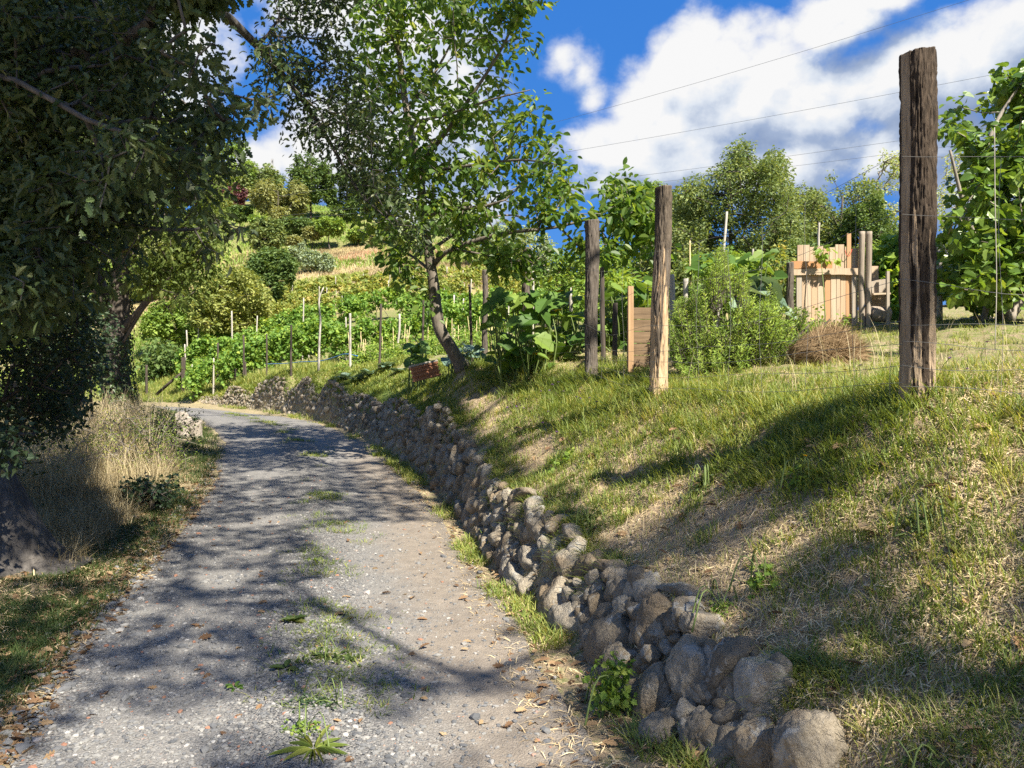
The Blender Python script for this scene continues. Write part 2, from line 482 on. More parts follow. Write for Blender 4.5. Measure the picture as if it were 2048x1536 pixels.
RIGHT = [(.92, 3.4, .34), (1.35, 2.75, .33), (2.6, 0, .45), (4.6, -4, .5), (.57, 5, .36), (-.02, 7.6, .53), (-.6, 10, .68), (-1.4, 13.1, .86), (-2.7, 17.3, 1.12), (-4.1, 20.3, 1.2), (-5.8, 23.8, 1.21),
         (-7.95, 27.9, 1.2), (-10.1, 31, 1.15), (-12.5, 34.5, 1.1), (-14.2, 36.8, 1.03), (-19, 40.5, .85), (-30, 43.8, .8), (-55, 48, 1.0),
         (2.26, 4.3, 1.50), (1.39, 7.3, 1.49), (1.0, 9.76, 1.66), (.25, 13.5, 1.85), (-.88, 13, 1.80), (-.85, 15.5, 1.93), (-1.2, 17, 1.95), (-2.0, 17.5, 1.82), (-3.5, 20.5, 2.08), (-4.7, 22.5, 2.02), (-6.2, 25, 2.0),
         (-8, 28, 2.02), (-9.9, 31, 1.9), (-11.85, 34, 1.82), (-14.5, 38, 1.60), (-17.0, 40, 1.3), (-20, 42, .98), (-25, 46, .95),
         (4.0, 2.0, 1.5), (6.5, -3, 1.5), (4.6, 8, 1.9), (3.4, 8.6, 1.80), (4.5, 11, 2.36), (2.0, 8.2, 1.66), (.2, 12, 1.86), (7.9, 13, 2.63), (6.2, 6, 1.9), (10, 4, 2.2), (12, -8, 2.0), (20, 0, 2.6),
         (6, 18, 2.9), (14, 25, 4.1), (4, 25, 3.1), (0, 22, 2.4), (20, 40, 5.2), (10, 60, 6.2), (30, 60, 7), (45, 20, 5), (80, 60, 9), (60, 120, 11), (20, 120, 10),
         (-3.5, 28, 2.4), (-6, 34, 2.6), (-12.9, 39, 2.3), (-8.8, 42, 4.7), (-.6, 42, 4.9), (6, 45, 5.2), (-18.8, 50, 4.4), (-8, 50, 6.6), (-5, 60, 9.3), (-17.9, 85, 14.1), (-25, 105, 20), (-1.2, 75, 12.5), (2, 100, 17.5),
         (-43, 120, 27.5), (-33, 120, 27.5), (-19, 120, 26.5), (-9, 110, 22.5), (-48, 140, 35), (-34, 140, 34), (-20, 140, 30), (-52, 110, 20), (-54, 90, 12), (-70, 140, 30), (-36, 60, 4.0), (-60, 62, 3),
         (-40, 170, 38), (-80, 180, 36), (-10, 180, 26), (30, 180, 14), (-40, 240, 30), (60, 240, 14), (-150, 200, 30), (-160, 100, 12), (160, 100, 14), (200, -50, 6), (180, 220, 16)]
LEFT = [(-2.4, 3.4, .02), (-3.6, 7.6, .03), (-4.6, 11.3, .10), (-6.0, 15, .23), (-7.4, 18.3, .36), (-9.2, 22, .47), (-12.2, 27.3, .54), (-15, 31, .58), (-22, 33, .62), (-32, 35.5, .65), (-3.9, 6.1, .06), (-7, 10, .30), (-8, 14, .42), (-10.5, 20, .55),
        (-30, 30, .8), (-60, 40, 1.5), (-60, 30, 1.5), (-12, 8, .4), (-20, 15, .8), (-10, -5, .2), (0, -20, 0), (-30, -20, .8), (-100, 0, 3), (-100, 50, 4), (-150, 60, 6), (-1.4, 0, .0), (10, -60, .5), (-150, -80, 5), (-250, 60, 8)]
def _rbf_fit(pts, lam=.002):
    p = np.array(pts, float); n = len(p)
    d = np.linalg.norm(p[:, None, :2] - p[None, :, :2], axis=-1)
    K = d + np.eye(n) * -lam
    Q = np.concatenate([np.ones((n, 1)), p[:, :2]], 1)
    M_ = np.block([[K, Q], [Q.T, np.zeros((3, 3))]])
    wgt = np.linalg.solve(M_, np.concatenate([p[:, 2], np.zeros(3)]))
    return p[:, :2], wgt
_fr = _rbf_fit(RIGHT); _fl = _rbf_fit(LEFT)
def _rbf(fit, x, y):
    c, wgt = fit
    o = np.zeros(x.shape)
    for i in range(len(c)):
        o += wgt[i] * np.hypot(x - c[i, 0], y - c[i, 1])
    return o + wgt[-3] + wgt[-2] * x + wgt[-1] * y

def wall_slope(y):
    return np.cos(np.arctan((xw(np.asarray(y) + .5) - xw(np.asarray(y) - .5))))
def terrain(x, y, rough=True):
    x = np.atleast_1d(np.asarray(x, float)); y = np.atleast_1d(np.asarray(y, float))
    d = (x - xw(y)) * wall_slope(y)                   # metres behind the foot of the wall
    zr = _rbf(_fr, x, y)
    zl = _rbf(_fl, x, y)
    onroad = sstep(x - xl(y), -.5, .4)
    zl = zl * (1 - onroad) + zroad(y) * onroad
    wdt = .30 + 3 * sstep(y, 36.5, 41)
    k = np.clip((d + .015) / wdt, 0, 1)
    k = np.where(y > 37, k * k * (3 - 2 * k), k)
    z = zl + (zr - zl) * k
    if rough:
        b = sstep(d, .25, .8)
        z = z + b * ((n2(x, y, 1.1, 3, 3) - .5) * .16 * sstep(np.hypot(x, y), 1, 6) + (n2(x, y, 4.5, 3, 5) - .5) * .09 + (n2(x, y, 13, 2, 6) - .5) * .035 * sstep(np.hypot(x, y), 16, 8))
        lv = sstep(xl(y) - x, 0, 1.2)
        z = z + lv * ((n2(x, y, .8, 3, 8) - .5) * .14 + (n2(x, y, 4, 2, 9) - .5) * .05)
        mid = (xl(y) + xr(y)) / 2
        z = z + (1 - b) * (1 - lv) * ((n2(x, y, 1.3, 3, 12) - .5) * .035 + .035 * np.exp(-((x - mid) / .35) ** 2))
    return z
def ground(x, y):
    return float(terrain(x, y)[0])
def on_ground(u, Y):
    x = (u - 1024) / FPX * Y
    return np.array((x, Y, ground(x, Y)))
def proj(p):
    p = np.asarray(p, float)
    Y = np.maximum(p[..., 1], 1e-3)
    return 1024 + FPX * p[..., 0] / Y, 768 - FPX * (p[..., 2] - CZ) / Y

# ------------------------------------------------------------------ materials
def new_mat(name):
    m = bpy.data.materials.new(name)
    m.use_nodes = True
    m.node_tree.nodes.clear()
    t = NT(m.node_tree)
    t.out = t.n('ShaderNodeOutputMaterial')
    t.mat = m
    t.obj = t.n('ShaderNodeNewGeometry').outputs['Position']
    t.rnd = t.n('ShaderNodeAttribute', None, attribute_name='rnd').outputs['Fac']
    return t
def finish(t, colr, rough=.85, bump=None, bdist=.01, bstr=.6, spec=.25, transl=0.0, tcol=None, metal=0.0):
    nrm = None
    if bump is not None:
        nrm = t.n('ShaderNodeBump', {'Height': bump, 'Distance': bdist, 'Strength': bstr}).outputs[0]
    ins = {'Roughness': rough, 'Specular IOR Level': spec, 'Metallic': metal}
    if isinstance(colr, bpy.types.NodeSocket): ins['Base Color'] = colr
    else: ins['Base Color'] = tuple(colr) + (1,)
    if nrm is not None: ins['Normal'] = nrm
    p = t.n('ShaderNodeBsdfPrincipled', ins)
    sh = p.outputs[0]
    if transl:
        tr = t.n('ShaderNodeBsdfTranslucent', {'Color': tcol if tcol is not None else ins['Base Color']}).outputs[0]
        sh = t.n('ShaderNodeMixShader', {0: transl, 1: sh, 2: tr}).outputs[0]
    t.t.links.new(sh, t.out.inputs[0])
    return t.mat

def leaf_mat(name, stops, transl=.35, rough=.5, spec=.35, patch=1.2, tgain=(1.5, 1.35, .55)):
    """leaf colour from each leaf's own random value shifted by a slow noise, so twigs differ from one another"""
    t = new_mat(name)
    f = t.math('ADD', t.math('MULTIPLY', t.rnd, .75), t.math('MULTIPLY', t.noise(t.obj, patch, 2), .25))
    c = t.ramp(f, stops)
    tc = t.n('ShaderNodeVectorMath', {0: c, 1: tgain}, operation='MULTIPLY').outputs[0]
    return finish(t, c, rough, spec=spec, transl=transl, tcol=tc)

def wood_mat(name, dark, light, grain=(40, 40, 2.5), bark=None, rough=.85, bdist=.004):
    t = new_mat(name)
    co = t.n('ShaderNodeTexCoord').outputs['Object']
    g = t.noise(t.vscale(co, grain), 1.0, 5, .65, .4)
    big = t.noise(t.vscale(co, (5, 5, 1.4)), 1.0, 3)
    f = t.math('ADD', t.math('MULTIPLY', g, .7), t.math('MULTIPLY', big, .3))
    c = t.ramp(f, [(.30, dark), (.62, light)])
    if bark is not None:                     # rnd = how much bark is left
        bd, bl = bark
        bf = t.noise(t.vscale(co, (30, 30, 6.5)), 1.0, 7, .72, 1.2)
        bc = t.ramp(bf, [(.32, bd), (.68, bl)])
        c = t.mix(t.smooth(t.math('ADD', t.rnd, t.math('MULTIPLY', t.math('SUBTRACT', g, .5), .7)), .40, .60), c, bc)
        g = t.math('ADD', g, bf)
    return finish(t, c, rough, bump=g, bdist=bdist, bstr=.8, spec=.2)

def plank_mat(name):
    """sawn boards, every board with its own tone (rnd) and grain along z"""
    t = new_mat(name)
    co = t.n('ShaderNodeTexCoord').outputs['Object']
    sh = t.n('ShaderNodeCombineXYZ', {0: t.math('MULTIPLY', t.rnd, 37.0), 1: 0.0, 2: t.math('MULTIPLY', t.rnd, 11.0)}).outputs[0]
    co = t.n('ShaderNodeVectorMath', {0: co, 1: sh}, operation='ADD').outputs[0]
    g = t.noise(t.vscale(co, (38, 38, 1.8)), 1.0, 4, .6, .6)
    c = t.ramp(t.rnd, [(0, (.30, .26, .21)), (.15, (.33, .29, .235)), (.25, (0.344, 0.250, 0.161)), (.5, (0.428, 0.328, 0.230)), (.75, (0.391, 0.230, 0.121)), (.9, (.40, .20, .09)), (1, (.30, .15, .07))])
    c = t.mix(t.smooth(g, .35, .7), c, (.28, .19, .11), 'MIX')
    c = t.mix(.55, c, t.ramp(t.rnd, [(0, (.33, .29, .24)), (.15, (.36, .32, .26)), (.25, (0.409, 0.304, 0.207)), (.5, (0.493, 0.392, 0.287)), (.75, (0.446, 0.265, 0.138)), (.9, (.45, .23, .10)), (1, (.33, .16, .07))]))
    st = t.noise(t.vscale(co, (9, 9, 3)), 1.0, 4)
    c = t.mix(t.math('MULTIPLY', t.smooth(st, .58, .75), .5), c, (.20, .15, .11))
    return finish(t, c, .8, bump=g, bdist=.002, spec=.25)

def make_ground_mat():
    t = new_mat('ground_soil')
    zone = t.n('ShaderNodeAttribute', None, attribute_name='zone')
    zc = t.n('ShaderNodeSeparateColor', {0: zone.outputs['Color']})
    green, straw, red = zc.outputs[0], zc.outputs[1], zc.outputs[2]
    n1 = t.noise(t.obj, 2.2, 6, .62)
    n2_ = t.noise(t.obj, 14, 6, .65)
    n3 = t.noise(t.obj, 75, 4, .7)
    soil = t.ramp(t.math('ADD', t.math('MULTIPLY', n1, .45), t.math('MULTIPLY', n2_, .55)), [(.30, (0.206, 0.152, 0.101)), (.52, (0.389, 0.298, 0.199)), (.72, (0.556, 0.442, 0.305))])
    soil = t.mix(t.smooth(n3, .60, .78), soil, (.42, .34, .23))
    soil = t.mix(t.smooth(n3, .42, .26), soil, (.085, .065, .045))
    st = t.ramp(n2_, [(.3, (.24, .185, .085)), (.7, (.45, .36, .175))])
    gr = t.ramp(t.math('ADD', t.math('MULTIPLY', n2_, .6), t.math('MULTIPLY', n1, .4)), [(.3, (.055, .085, .018)), (.55, (.13, .175, .04)), (.75, (.24, .25, .07))])
    rd = t.ramp(n2_, [(.3, (.26, .13, .065)), (.7, (.40, .22, .12))])
    jit = t.math('MULTIPLY', t.math('SUBTRACT', n2_, .5), 1.1)
    c = t.mix(t.smooth(t.math('ADD', straw, jit), .3, .7), soil, st)
    c = t.mix(t.smooth(t.math('ADD', green, jit), .3, .7), c, gr)
    c = t.mix(t.smooth(t.math('ADD', red, t.math('MULTIPLY', jit, .4)), .3, .6), c, rd)
    h = t.math('ADD', t.math('MULTIPLY', n2_, .7), t.math('MULTIPLY', n3, .3))
    return finish(t, c, .95, bump=h, bdist=.05, bstr=.8, spec=.1)

def make_road_mat():
    """compacted gravel: grey chips bedded in pale dust; rnd = 0 on the wheel tracks, 1 on the loose crown and edges;
    the right-hand side carries more brown earth ('earth')"""
    t = new_mat('road_gravel')
    earth = t.n('ShaderNodeAttribute', None, attribute_name='earth').outputs['Fac']
    vz = t.n('ShaderNodeTexVoronoi', {'Vector': t.obj, 'Scale': 80.0, 'Randomness': 1.0})
    vs = t.n('ShaderNodeTexVoronoi', {'Vector': t.obj, 'Scale': 140.0, 'Randomness': 1.0})
    rc = t.n('ShaderNodeSeparateColor', {0: vz.outputs['Color']}).outputs[0]
    rs = t.n('ShaderNodeSeparateColor', {0: vs.outputs['Color']}).outputs[1]
    chips = t.ramp(rc, [(0, (.060, .063, .068)), (.3, (.105, .106, .110)), (.62, (.155, .155, .156)), (.85, (.21, .206, .197)), (.95, (.36, .35, .33)), (1, (.28, .16, .11))])
    fine = t.ramp(rs, [(0, (.10, .098, .095)), (.5, (.175, .168, .157)), (.9, (.24, .232, .218)), (1, (.38, .37, .35))])
    n1 = t.noise(t.obj, 1.5, 5, .6)
    n2_ = t.noise(t.obj, 9, 5, .65)
    dust = t.ramp(n2_, [(.3, (.175, .163, .148)), (.7, (.26, .245, .222))])
    brown = t.ramp(n2_, [(.3, (.185, .145, .105)), (.7, (.310, .248, .182))])
    loose = t.smooth(t.math('ADD', t.rnd, t.math('MULTIPLY', t.math('SUBTRACT', n2_, .5), 1.2)), .2, .8)
    base = t.mix(.55, dust, fine)
    c = t.mix(t.math('MULTIPLY', t.math('ADD', .25, t.math('MULTIPLY', loose, .6)), t.smooth(vz.outputs['Distance'], .62, .45)), base, chips)
    em = t.smooth(t.math('ADD', earth, t.math('MULTIPLY', t.math('SUBTRACT', n1, .5), .9)), .25, .85)
    c = t.mix(t.math('MULTIPLY', em, .58), c, t.mix(t.math('MULTIPLY', loose, .3), brown, chips))
    h = t.math('ADD', t.math('MULTIPLY', t.smooth(vz.outputs['Distance'], .75, .0), t.math('ADD', .25, loose)), t.math('ADD', t.math('MULTIPLY', vs.outputs['Distance'], -.3), t.math('MULTIPLY', n2_, .8)))
    return finish(t, c, .9, bump=h, bdist=.010, bstr=.9, spec=.2)

def make_stone_mat():
    t = new_mat('field_stone')
    n1 = t.noise(t.obj, 3.2, 5, .6)
    n2_ = t.noise(t.obj, 21, 6, .68)
    n3 = t.noise(t.obj, 7.5, 5, .6, .6)
    n4 = t.noise(t.obj, 70, 4, .7)
    c = t.ramp(t.math('ADD', t.math('MULTIPLY', t.rnd, .5), t.math('MULTIPLY', n2_, .5)),
               [(.20, (.165, .138, .102)), (.42, (.285, .242, .182)), (.60, (.375, .325, .25)), (.80, (.46, .415, .335))])
    c = t.mix(t.math('MULTIPLY', t.smooth(n1, .47, .64), .8), c, (.275, .205, .130))           # earth smeared on
    c = t.mix(t.math('MULTIPLY', t.smooth(n4, .35, .70), .40), c, (.13, .105, .072))
    c = t.mix(t.math('MULTIPLY', t.smooth(t.math('ADD', n3, t.math('MULTIPLY', t.math('SUBTRACT', n4, .5), .25)), .57, .63), .8), c, (.40, .385, .345))             # pale lichen
    c = t.mix(t.math('MULTIPLY', t.smooth(n3, .36, .27), .7), c, (.075, .075, .055))          # dark lichen
    return finish(t, c, .92, bump=t.math('ADD', n2_, t.math('MULTIPLY', n4, .5)), bdist=.03, bstr=1.0, spec=.15)

MAT = {}
MAT['ground'] = make_ground_mat()
MAT['road'] = make_road_mat()
MAT['stone'] = make_stone_mat()
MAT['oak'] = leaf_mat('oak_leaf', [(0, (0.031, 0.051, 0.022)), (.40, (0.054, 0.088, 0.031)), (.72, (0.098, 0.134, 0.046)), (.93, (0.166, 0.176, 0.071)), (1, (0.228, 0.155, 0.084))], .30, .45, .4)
MAT['oak_sun'] = leaf_mat('sunlit_oak_leaf', [(0, (.075, .110, .028)), (.40, (.125, .180, .042)), (.72, (.20, .25, .065)), (.93, (.30, .31, .10)), (1, (.36, .26, .11))], .45, .5, .25)  # brightened copy of the oak leaf, sunlight put into the colour
MAT['oak_grey'] = leaf_mat('oak_leaf_dusty', [(0, (.06, .085, .045)), (.5, (.11, .14, .075)), (1, (.20, .20, .13))], .25, .5, .4)
MAT['walnut'] = leaf_mat('walnut_leaf', [(0, (0.056, 0.112, 0.026)), (.45, (0.102, 0.186, 0.037)), (.75, (0.206, 0.289, 0.056)), (.93, (0.409, 0.429, 0.084)), (1, (0.559, 0.373, 0.094))], .55, .42, .4)
MAT['shrub'] = leaf_mat('hawthorn_leaf', [(0, (.018, .038, .018)), (.5, (.038, .068, .030)), (.85, (.07, .105, .045)), (1, (.13, .09, .05))], .2, .45, .4)
MAT['ivy'] = leaf_mat('ivy_leaf', [(0, (.025, .05, .015)), (.5, (.05, .085, .022)), (.85, (.10, .14, .04)), (1, (.20, .17, .09))], .25, .4, .4)
MAT['fig'] = leaf_mat('fig_leaf', [(0, (0.068, 0.138, 0.026)), (.5, (0.127, 0.218, 0.038)), (.85, (0.222, 0.308, 0.055)), (.96, (0.340, 0.373, 0.066)), (1, (0.714, 0.535, 0.073))], .35, .36, .5)
MAT['vine'] = leaf_mat('vine_leaf', [(0, (0.093, 0.194, 0.039)), (.45, (0.166, 0.294, 0.056)), (.8, (0.318, 0.439, 0.078)), (1, (0.569, 0.574, 0.106))], .42, .5, .3, .5)
MAT['vine_old'] = leaf_mat('vine_leaf_turning', [(0, (0.121, 0.180, 0.047)), (.4, (0.243, 0.304, 0.071)), (.75, (0.402, 0.399, 0.103)), (1, (0.437, 0.261, 0.095))], .4, .55, .3, .5)
MAT['squash'] = leaf_mat('squash_leaf', [(0, (0.050, 0.113, 0.022)), (.5, (0.100, 0.187, 0.034)), (.85, (0.199, 0.284, 0.052)), (1, (0.449, 0.406, 0.063))], .35, .55, .3)
MAT['cabbage'] = leaf_mat('cabbage_leaf', [(0, (.09, .15, .10)), (.6, (.16, .24, .17)), (1, (.26, .33, .22))], .2, .5, .3)
MAT['rosemary'] = leaf_mat('rosemary_leaf', [(0, (0.112, 0.187, 0.041)), (.45, (0.241, 0.353, 0.070)), (.8, (0.423, 0.521, 0.115)), (1, (0.604, 0.595, 0.231))], .3, .6, .2)
MAT['tomato'] = leaf_mat('garden_leaf', [(0, (0.097, 0.193, 0.034)), (.5, (0.207, 0.317, 0.055)), (1, (0.414, 0.455, 0.097))], .4, .55, .25)
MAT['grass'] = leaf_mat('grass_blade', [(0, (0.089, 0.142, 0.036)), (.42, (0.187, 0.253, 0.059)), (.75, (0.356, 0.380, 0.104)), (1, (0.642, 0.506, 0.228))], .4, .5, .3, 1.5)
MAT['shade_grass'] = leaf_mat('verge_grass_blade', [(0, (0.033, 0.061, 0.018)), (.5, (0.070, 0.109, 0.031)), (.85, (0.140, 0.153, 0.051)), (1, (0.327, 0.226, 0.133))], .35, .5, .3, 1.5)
MAT['dry'] = leaf_mat('dry_grass_blade', [(0, (0.182, 0.140, 0.079)), (.4, (0.351, 0.285, 0.164)), (.8, (0.557, 0.472, 0.290)), (1, (0.702, 0.617, 0.424))], .25, .7, .15, 1.0, (1.2, 1.1, .8))
MAT['litter'] = leaf_mat('straw_litter', [(0, (0.259, 0.183, 0.108)), (.4, (0.470, 0.357, 0.205)), (.8, (0.713, 0.578, 0.351)), (1, (0.881, 0.759, 0.516))], .12, .8, .1, 1.0, (1.1, 1.05, .9))
MAT['fallen'] = leaf_mat('fallen_leaf', [(0, (0.099, 0.057, 0.031)), (.4, (0.205, 0.122, 0.066)), (.75, (0.319, 0.212, 0.114)), (1, (0.380, 0.310, 0.194))], .15, .7, .2, 1.0, (1.1, 1, .8))
MAT['dry_leaf'] = leaf_mat('seeding_weed', [(0, (.17, .13, .075)), (.5, (.34, .28, .17)), (1, (.50, .44, .30))], .2, .7, .2, 1.0, (1.1, 1, .8))
MAT['hay'] = leaf_mat('hay_stalk', [(0, (.13, .085, .045)), (.5, (.26, .175, .095)), (1, (.42, .31, .18))], .12, .8, .1, 3.0, (1.1, 1, .8))
FAR = {
    'far_green': [(0, (0.104, 0.179, 0.038)), (.5, (0.208, 0.311, 0.064)), (1, (0.395, 0.490, 0.113))],
    'far_dark': [(0, (0.056, 0.104, 0.034)), (.5, (0.113, 0.179, 0.053)), (1, (0.226, 0.293, 0.094))],
    'far_olive': [(0, (0.160, 0.179, 0.075)), (.5, (0.282, 0.302, 0.122)), (1, (0.471, 0.452, 0.208))],
    'far_yellow': [(0, (0.139, 0.185, 0.050)), (.45, (0.259, 0.300, 0.084)), (.8, (0.370, 0.381, 0.119)), (1, (0.370, 0.277, 0.099))],
    'far_purple': [(0, (0.087, 0.041, 0.052)), (.5, (0.174, 0.072, 0.087)), (1, (0.290, 0.145, 0.145))],
    'far_grey': [(0, (0.170, 0.226, 0.142)), (.5, (0.302, 0.377, 0.246)), (1, (0.510, 0.585, 0.415))],
    'far_oak': [(0, (0.085, 0.130, 0.049)), (.5, (0.170, 0.230, 0.081)), (1, (0.377, 0.407, 0.164))],
    'far_birch': [(0, (0.189, 0.246, 0.085)), (.5, (0.358, 0.415, 0.151)), (1, (0.621, 0.641, 0.302))],
}
for k, st in FAR.items(): MAT[k] = leaf_mat(k.replace('far_', '') + '_foliage', st, .32, .6, .25, .35)
MAT['bark'] = wood_mat('rough_bark', (.035, .030, .026), (.125, .105, .085), (16, 16, 3.2), bdist=.02)
MAT['bark_pale'] = wood_mat('pale_bark', (.12, .10, .08), (.34, .30, .25), (18, 18, 4), bdist=.008)
MAT['walnut_bark'] = wood_mat('walnut_bark', (.055, .046, .036), (.21, .18, .145), (20, 20, 4), bdist=.012)
MAT['post'] = wood_mat('chestnut_post', (.19, .130, .080), (.44, .335, .225), (34, 34, 5.0), bark=((.012, .009, .007), (.105, .076, .053)), bdist=.014)
MAT['post_grey'] = wood_mat('peeling_post', (.25, .155, .085), (.56, .41, .25), (34, 34, 5.0), bark=((.035, .028, .022), (.17, .135, .10)), bdist=.012)
MAT['post_old'] = wood_mat('weathered_post', (.085, .070, .058), (.27, .235, .20), (44, 44, 2.0), bark=((.04, .032, .026), (.16, .135, .11)), bdist=.006)
MAT['oak_bark'] = wood_mat('furrowed_oak_bark', (.030, .027, .025), (.135, .122, .110), (26, 26, 7), bdist=.03)
MAT['stake_dark'] = wood_mat('dark_stake', (.03, .024, .02), (.10, .08, .065), (40, 40, 3))
MAT['stake_grey'] = wood_mat('grey_stake', (.23, .21, .18), (.50, .46, .40), (40, 40, 3))
MAT['cane'] = wood_mat('bamboo_cane', (.42, .33, .16), (.62, .52, .29), (10, 10, 12))
MAT['batten'] = wood_mat('sawn_batten', (.27, .16, .08), (.46, .30, .17), (40, 40, 2))
MAT['plank_shaded'] = wood_mat('shaded_brown_board', (.10, .068, .040), (.23, .160, .098), (2.4, 40, 40))  # brown boards darkened, shade on the low panel put into the colour
MAT['grey_log'] = wood_mat('grey_split_log', (.13, .105, .08), (.36, .30, .24), (30, 30, 2), bdist=.01)
MAT['plank'] = plank_mat('sawn_planks')
def plain(name, c, rough=.5, metal=0.0, spec=.4, var=.25, scale=30):
    t = new_mat(name)
    n = t.noise(t.obj, scale, 4)
    return finish(t, t.mix(t.math('MULTIPLY', n, var * 2), tuple(c), tuple(x * .45 for x in c)), rough, spec=spec, metal=metal, bump=n, bdist=.001)
MAT['wire'] = plain('galvanised_wire', (.30, .29, .27), .55, .6)
MAT['cable'] = plain('power_cable', (.10, .11, .13), .6)
MAT['blue_hose'] = plain('blue_hose', (.05, .22, .55), .45)
MAT['red_string'] = plain('red_string', (.55, .06, .03), .7)
MAT['tile'] = plain('fired_clay', (.50, .23, .13), .85, var=.5, scale=14)
MAT['mortar'] = plain('pale_mortar', (.50, .46, .40), .9, var=.4, scale=20)
MAT['yellow'] = plain('yellow_petals', (.75, .48, .02), .6, scale=60)
MAT['purple'] = plain('purple_petals', (.36, .16, .52), .6, scale=60)
MAT['stem'] = plain('green_stem', (.16, .22, .06), .6)
MAT['dark_soil'] = plain('dark_plastic', (.03, .035, .05), .5)

# ------------------------------------------------------------------ ground sheet
def lines(core, lo, hi, g=1.055):
    c = list(core); st = c[1] - c[0]
    while c[0] > lo: c.insert(0, c[0] - st); st *= g
    st = c[-1] - c[-2]
    while c[-1] < hi: c.append(c[-1] + st); st *= g
    return np.array(c)
gx = lines(np.arange(-21, 4.5, .05), -270, 270)
gy = lines(np.concatenate([np.arange(1.4, 16, .05), np.arange(16, 44, .09)]), -270, 290)
GX, GY = np.meshgrid(gx, gy)
GZ = terrain(GX.ravel(), GY.ravel())
def zones(x, y):
    """amounts of grass green, straw and red earth on the ground"""
    d = (x - xw(y)) * wall_slope(y)
    u = 1024 + FPX * x / np.maximum(y, .5)
    big = n2(x, y, .35, 3, 21)
    right = d > .2
    fence_d = np.interp(y, [-20, 4.3, 7.3, 9.8, 13, 17, 22, 32, 41], [7.5, 2.3, 1.4, 1.0, -.3, -1.9, -4.7, -10.6, -18.5])
    garden = right & (x > fence_d)
    green = np.where(right, np.where(garden, .50, .26), .42)
    straw = np.where(right, np.where(garden, .45, .20), .25)
    wall_bank = right & ~garden & (y > 15)
    green = np.where(wall_bank, .75, green)
    hill = right & (y > 27) & garden
    green = np.where(hill, .55, green); straw = np.where(hill, .5, straw)
    h2 = right & (y > 62)
    straw = np.where(h2, np.where((y > 62) & (y < 104), 1.0, .55), straw); green = np.where(h2, np.where(y < 104, .1 + .25 * (big > .62), .55), green)
    straw = np.where(right & (y > 48) & (y < 62), .65, straw); green = np.where(right & (y > 48) & (y < 62), .45, green)
    zz = (x + 25) * .26 + 94
    red = np.where(right & (np.abs(y - zz) < 3.2 + 2.0 * (n2(x, y, .2, 2, 31) - .5)) & (x > -30) & (x < 12), 1.0, 0.0)
    return np.clip(np.stack([green, straw, red, np.ones_like(red)], -1), 0, 1)
def sheet(name, X, Y, Z, mat):
    ny, nx = X.shape
    i = np.arange(ny - 1)[:, None] * nx + np.arange(nx - 1)[None]
    f = np.stack([i, i + 1, i + nx + 1, i + nx], -1).reshape(-1, 4)
    a = Acc(); a.quads(np.stack([X.ravel(), Y.ravel(), Z.ravel()], -1), f, .5, True)
    return a.build(name, mat)
g = sheet('ground', GX, GY, GZ.reshape(GX.shape), MAT['ground'])
tag(g, 'earth and grass ground with a sloping bank, garden and vineyard hillside', None, None, 'structure')
za = g.data.attributes.new('zone', 'FLOAT_COLOR', 'POINT')
za.data.foreach_set('color', zones(GX.ravel(), GY.ravel()).astype(np.float32).ravel())

# ------------------------------------------------------------------ gravel road
ry = np.concatenate([np.arange(-25, 1, .5), np.arange(1, 14, .045), np.arange(14, 26, .10), np.arange(26, 42, .1)])
rt = np.linspace(0, 1, 90)
RY = np.repeat(ry[:, None], len(rt), 1)
el = (n2(ry, ry * 0 + 3, .9, 4, 41) - .5) * .42; er = (n2(ry, ry * 0 + 9, .9, 4, 42) - .5) * .36
XL = xl(ry) + el; XR = xr(ry) + er
RX = XL[:, None] + (XR - XL)[:, None] * rt[None]
RZ = terrain(RX.ravel(), RY.ravel()).reshape(RX.shape) + .012
RZ -= .03 * (np.abs(rt - .5)[None] > .485)
RZ += ((n2(RX, RY, 9, 3, 44) - .5) * .018) * sstep(RY, 40, 12)
road = sheet('gravel_road', RX, RY, RZ, MAT['road'])
tag(road, 'grey gravel track bending away to the left', None, None, 'structure')
T_ = np.repeat(rt[None], len(ry), 0)
loose = np.exp(-((T_ - .5) / .13) ** 2) + np.exp(-((T_ - .02) / .10) ** 2) * .7 + np.exp(-((T_ - 1) / .08) ** 2) * .6
road.data.attributes['rnd'].data.foreach_set('value', np.clip(loose, 0, 1).astype(np.float32).ravel())
ea = road.data.attributes.new('earth', 'FLOAT', 'POINT')
ea.data.foreach_set('value', np.clip(sstep(T_, .45, 1.0) * sstep(RY, 30, 8) * 1.0 + .75 * np.exp(-(T_ / .07) ** 2), 0, 1).astype(np.float32).ravel())

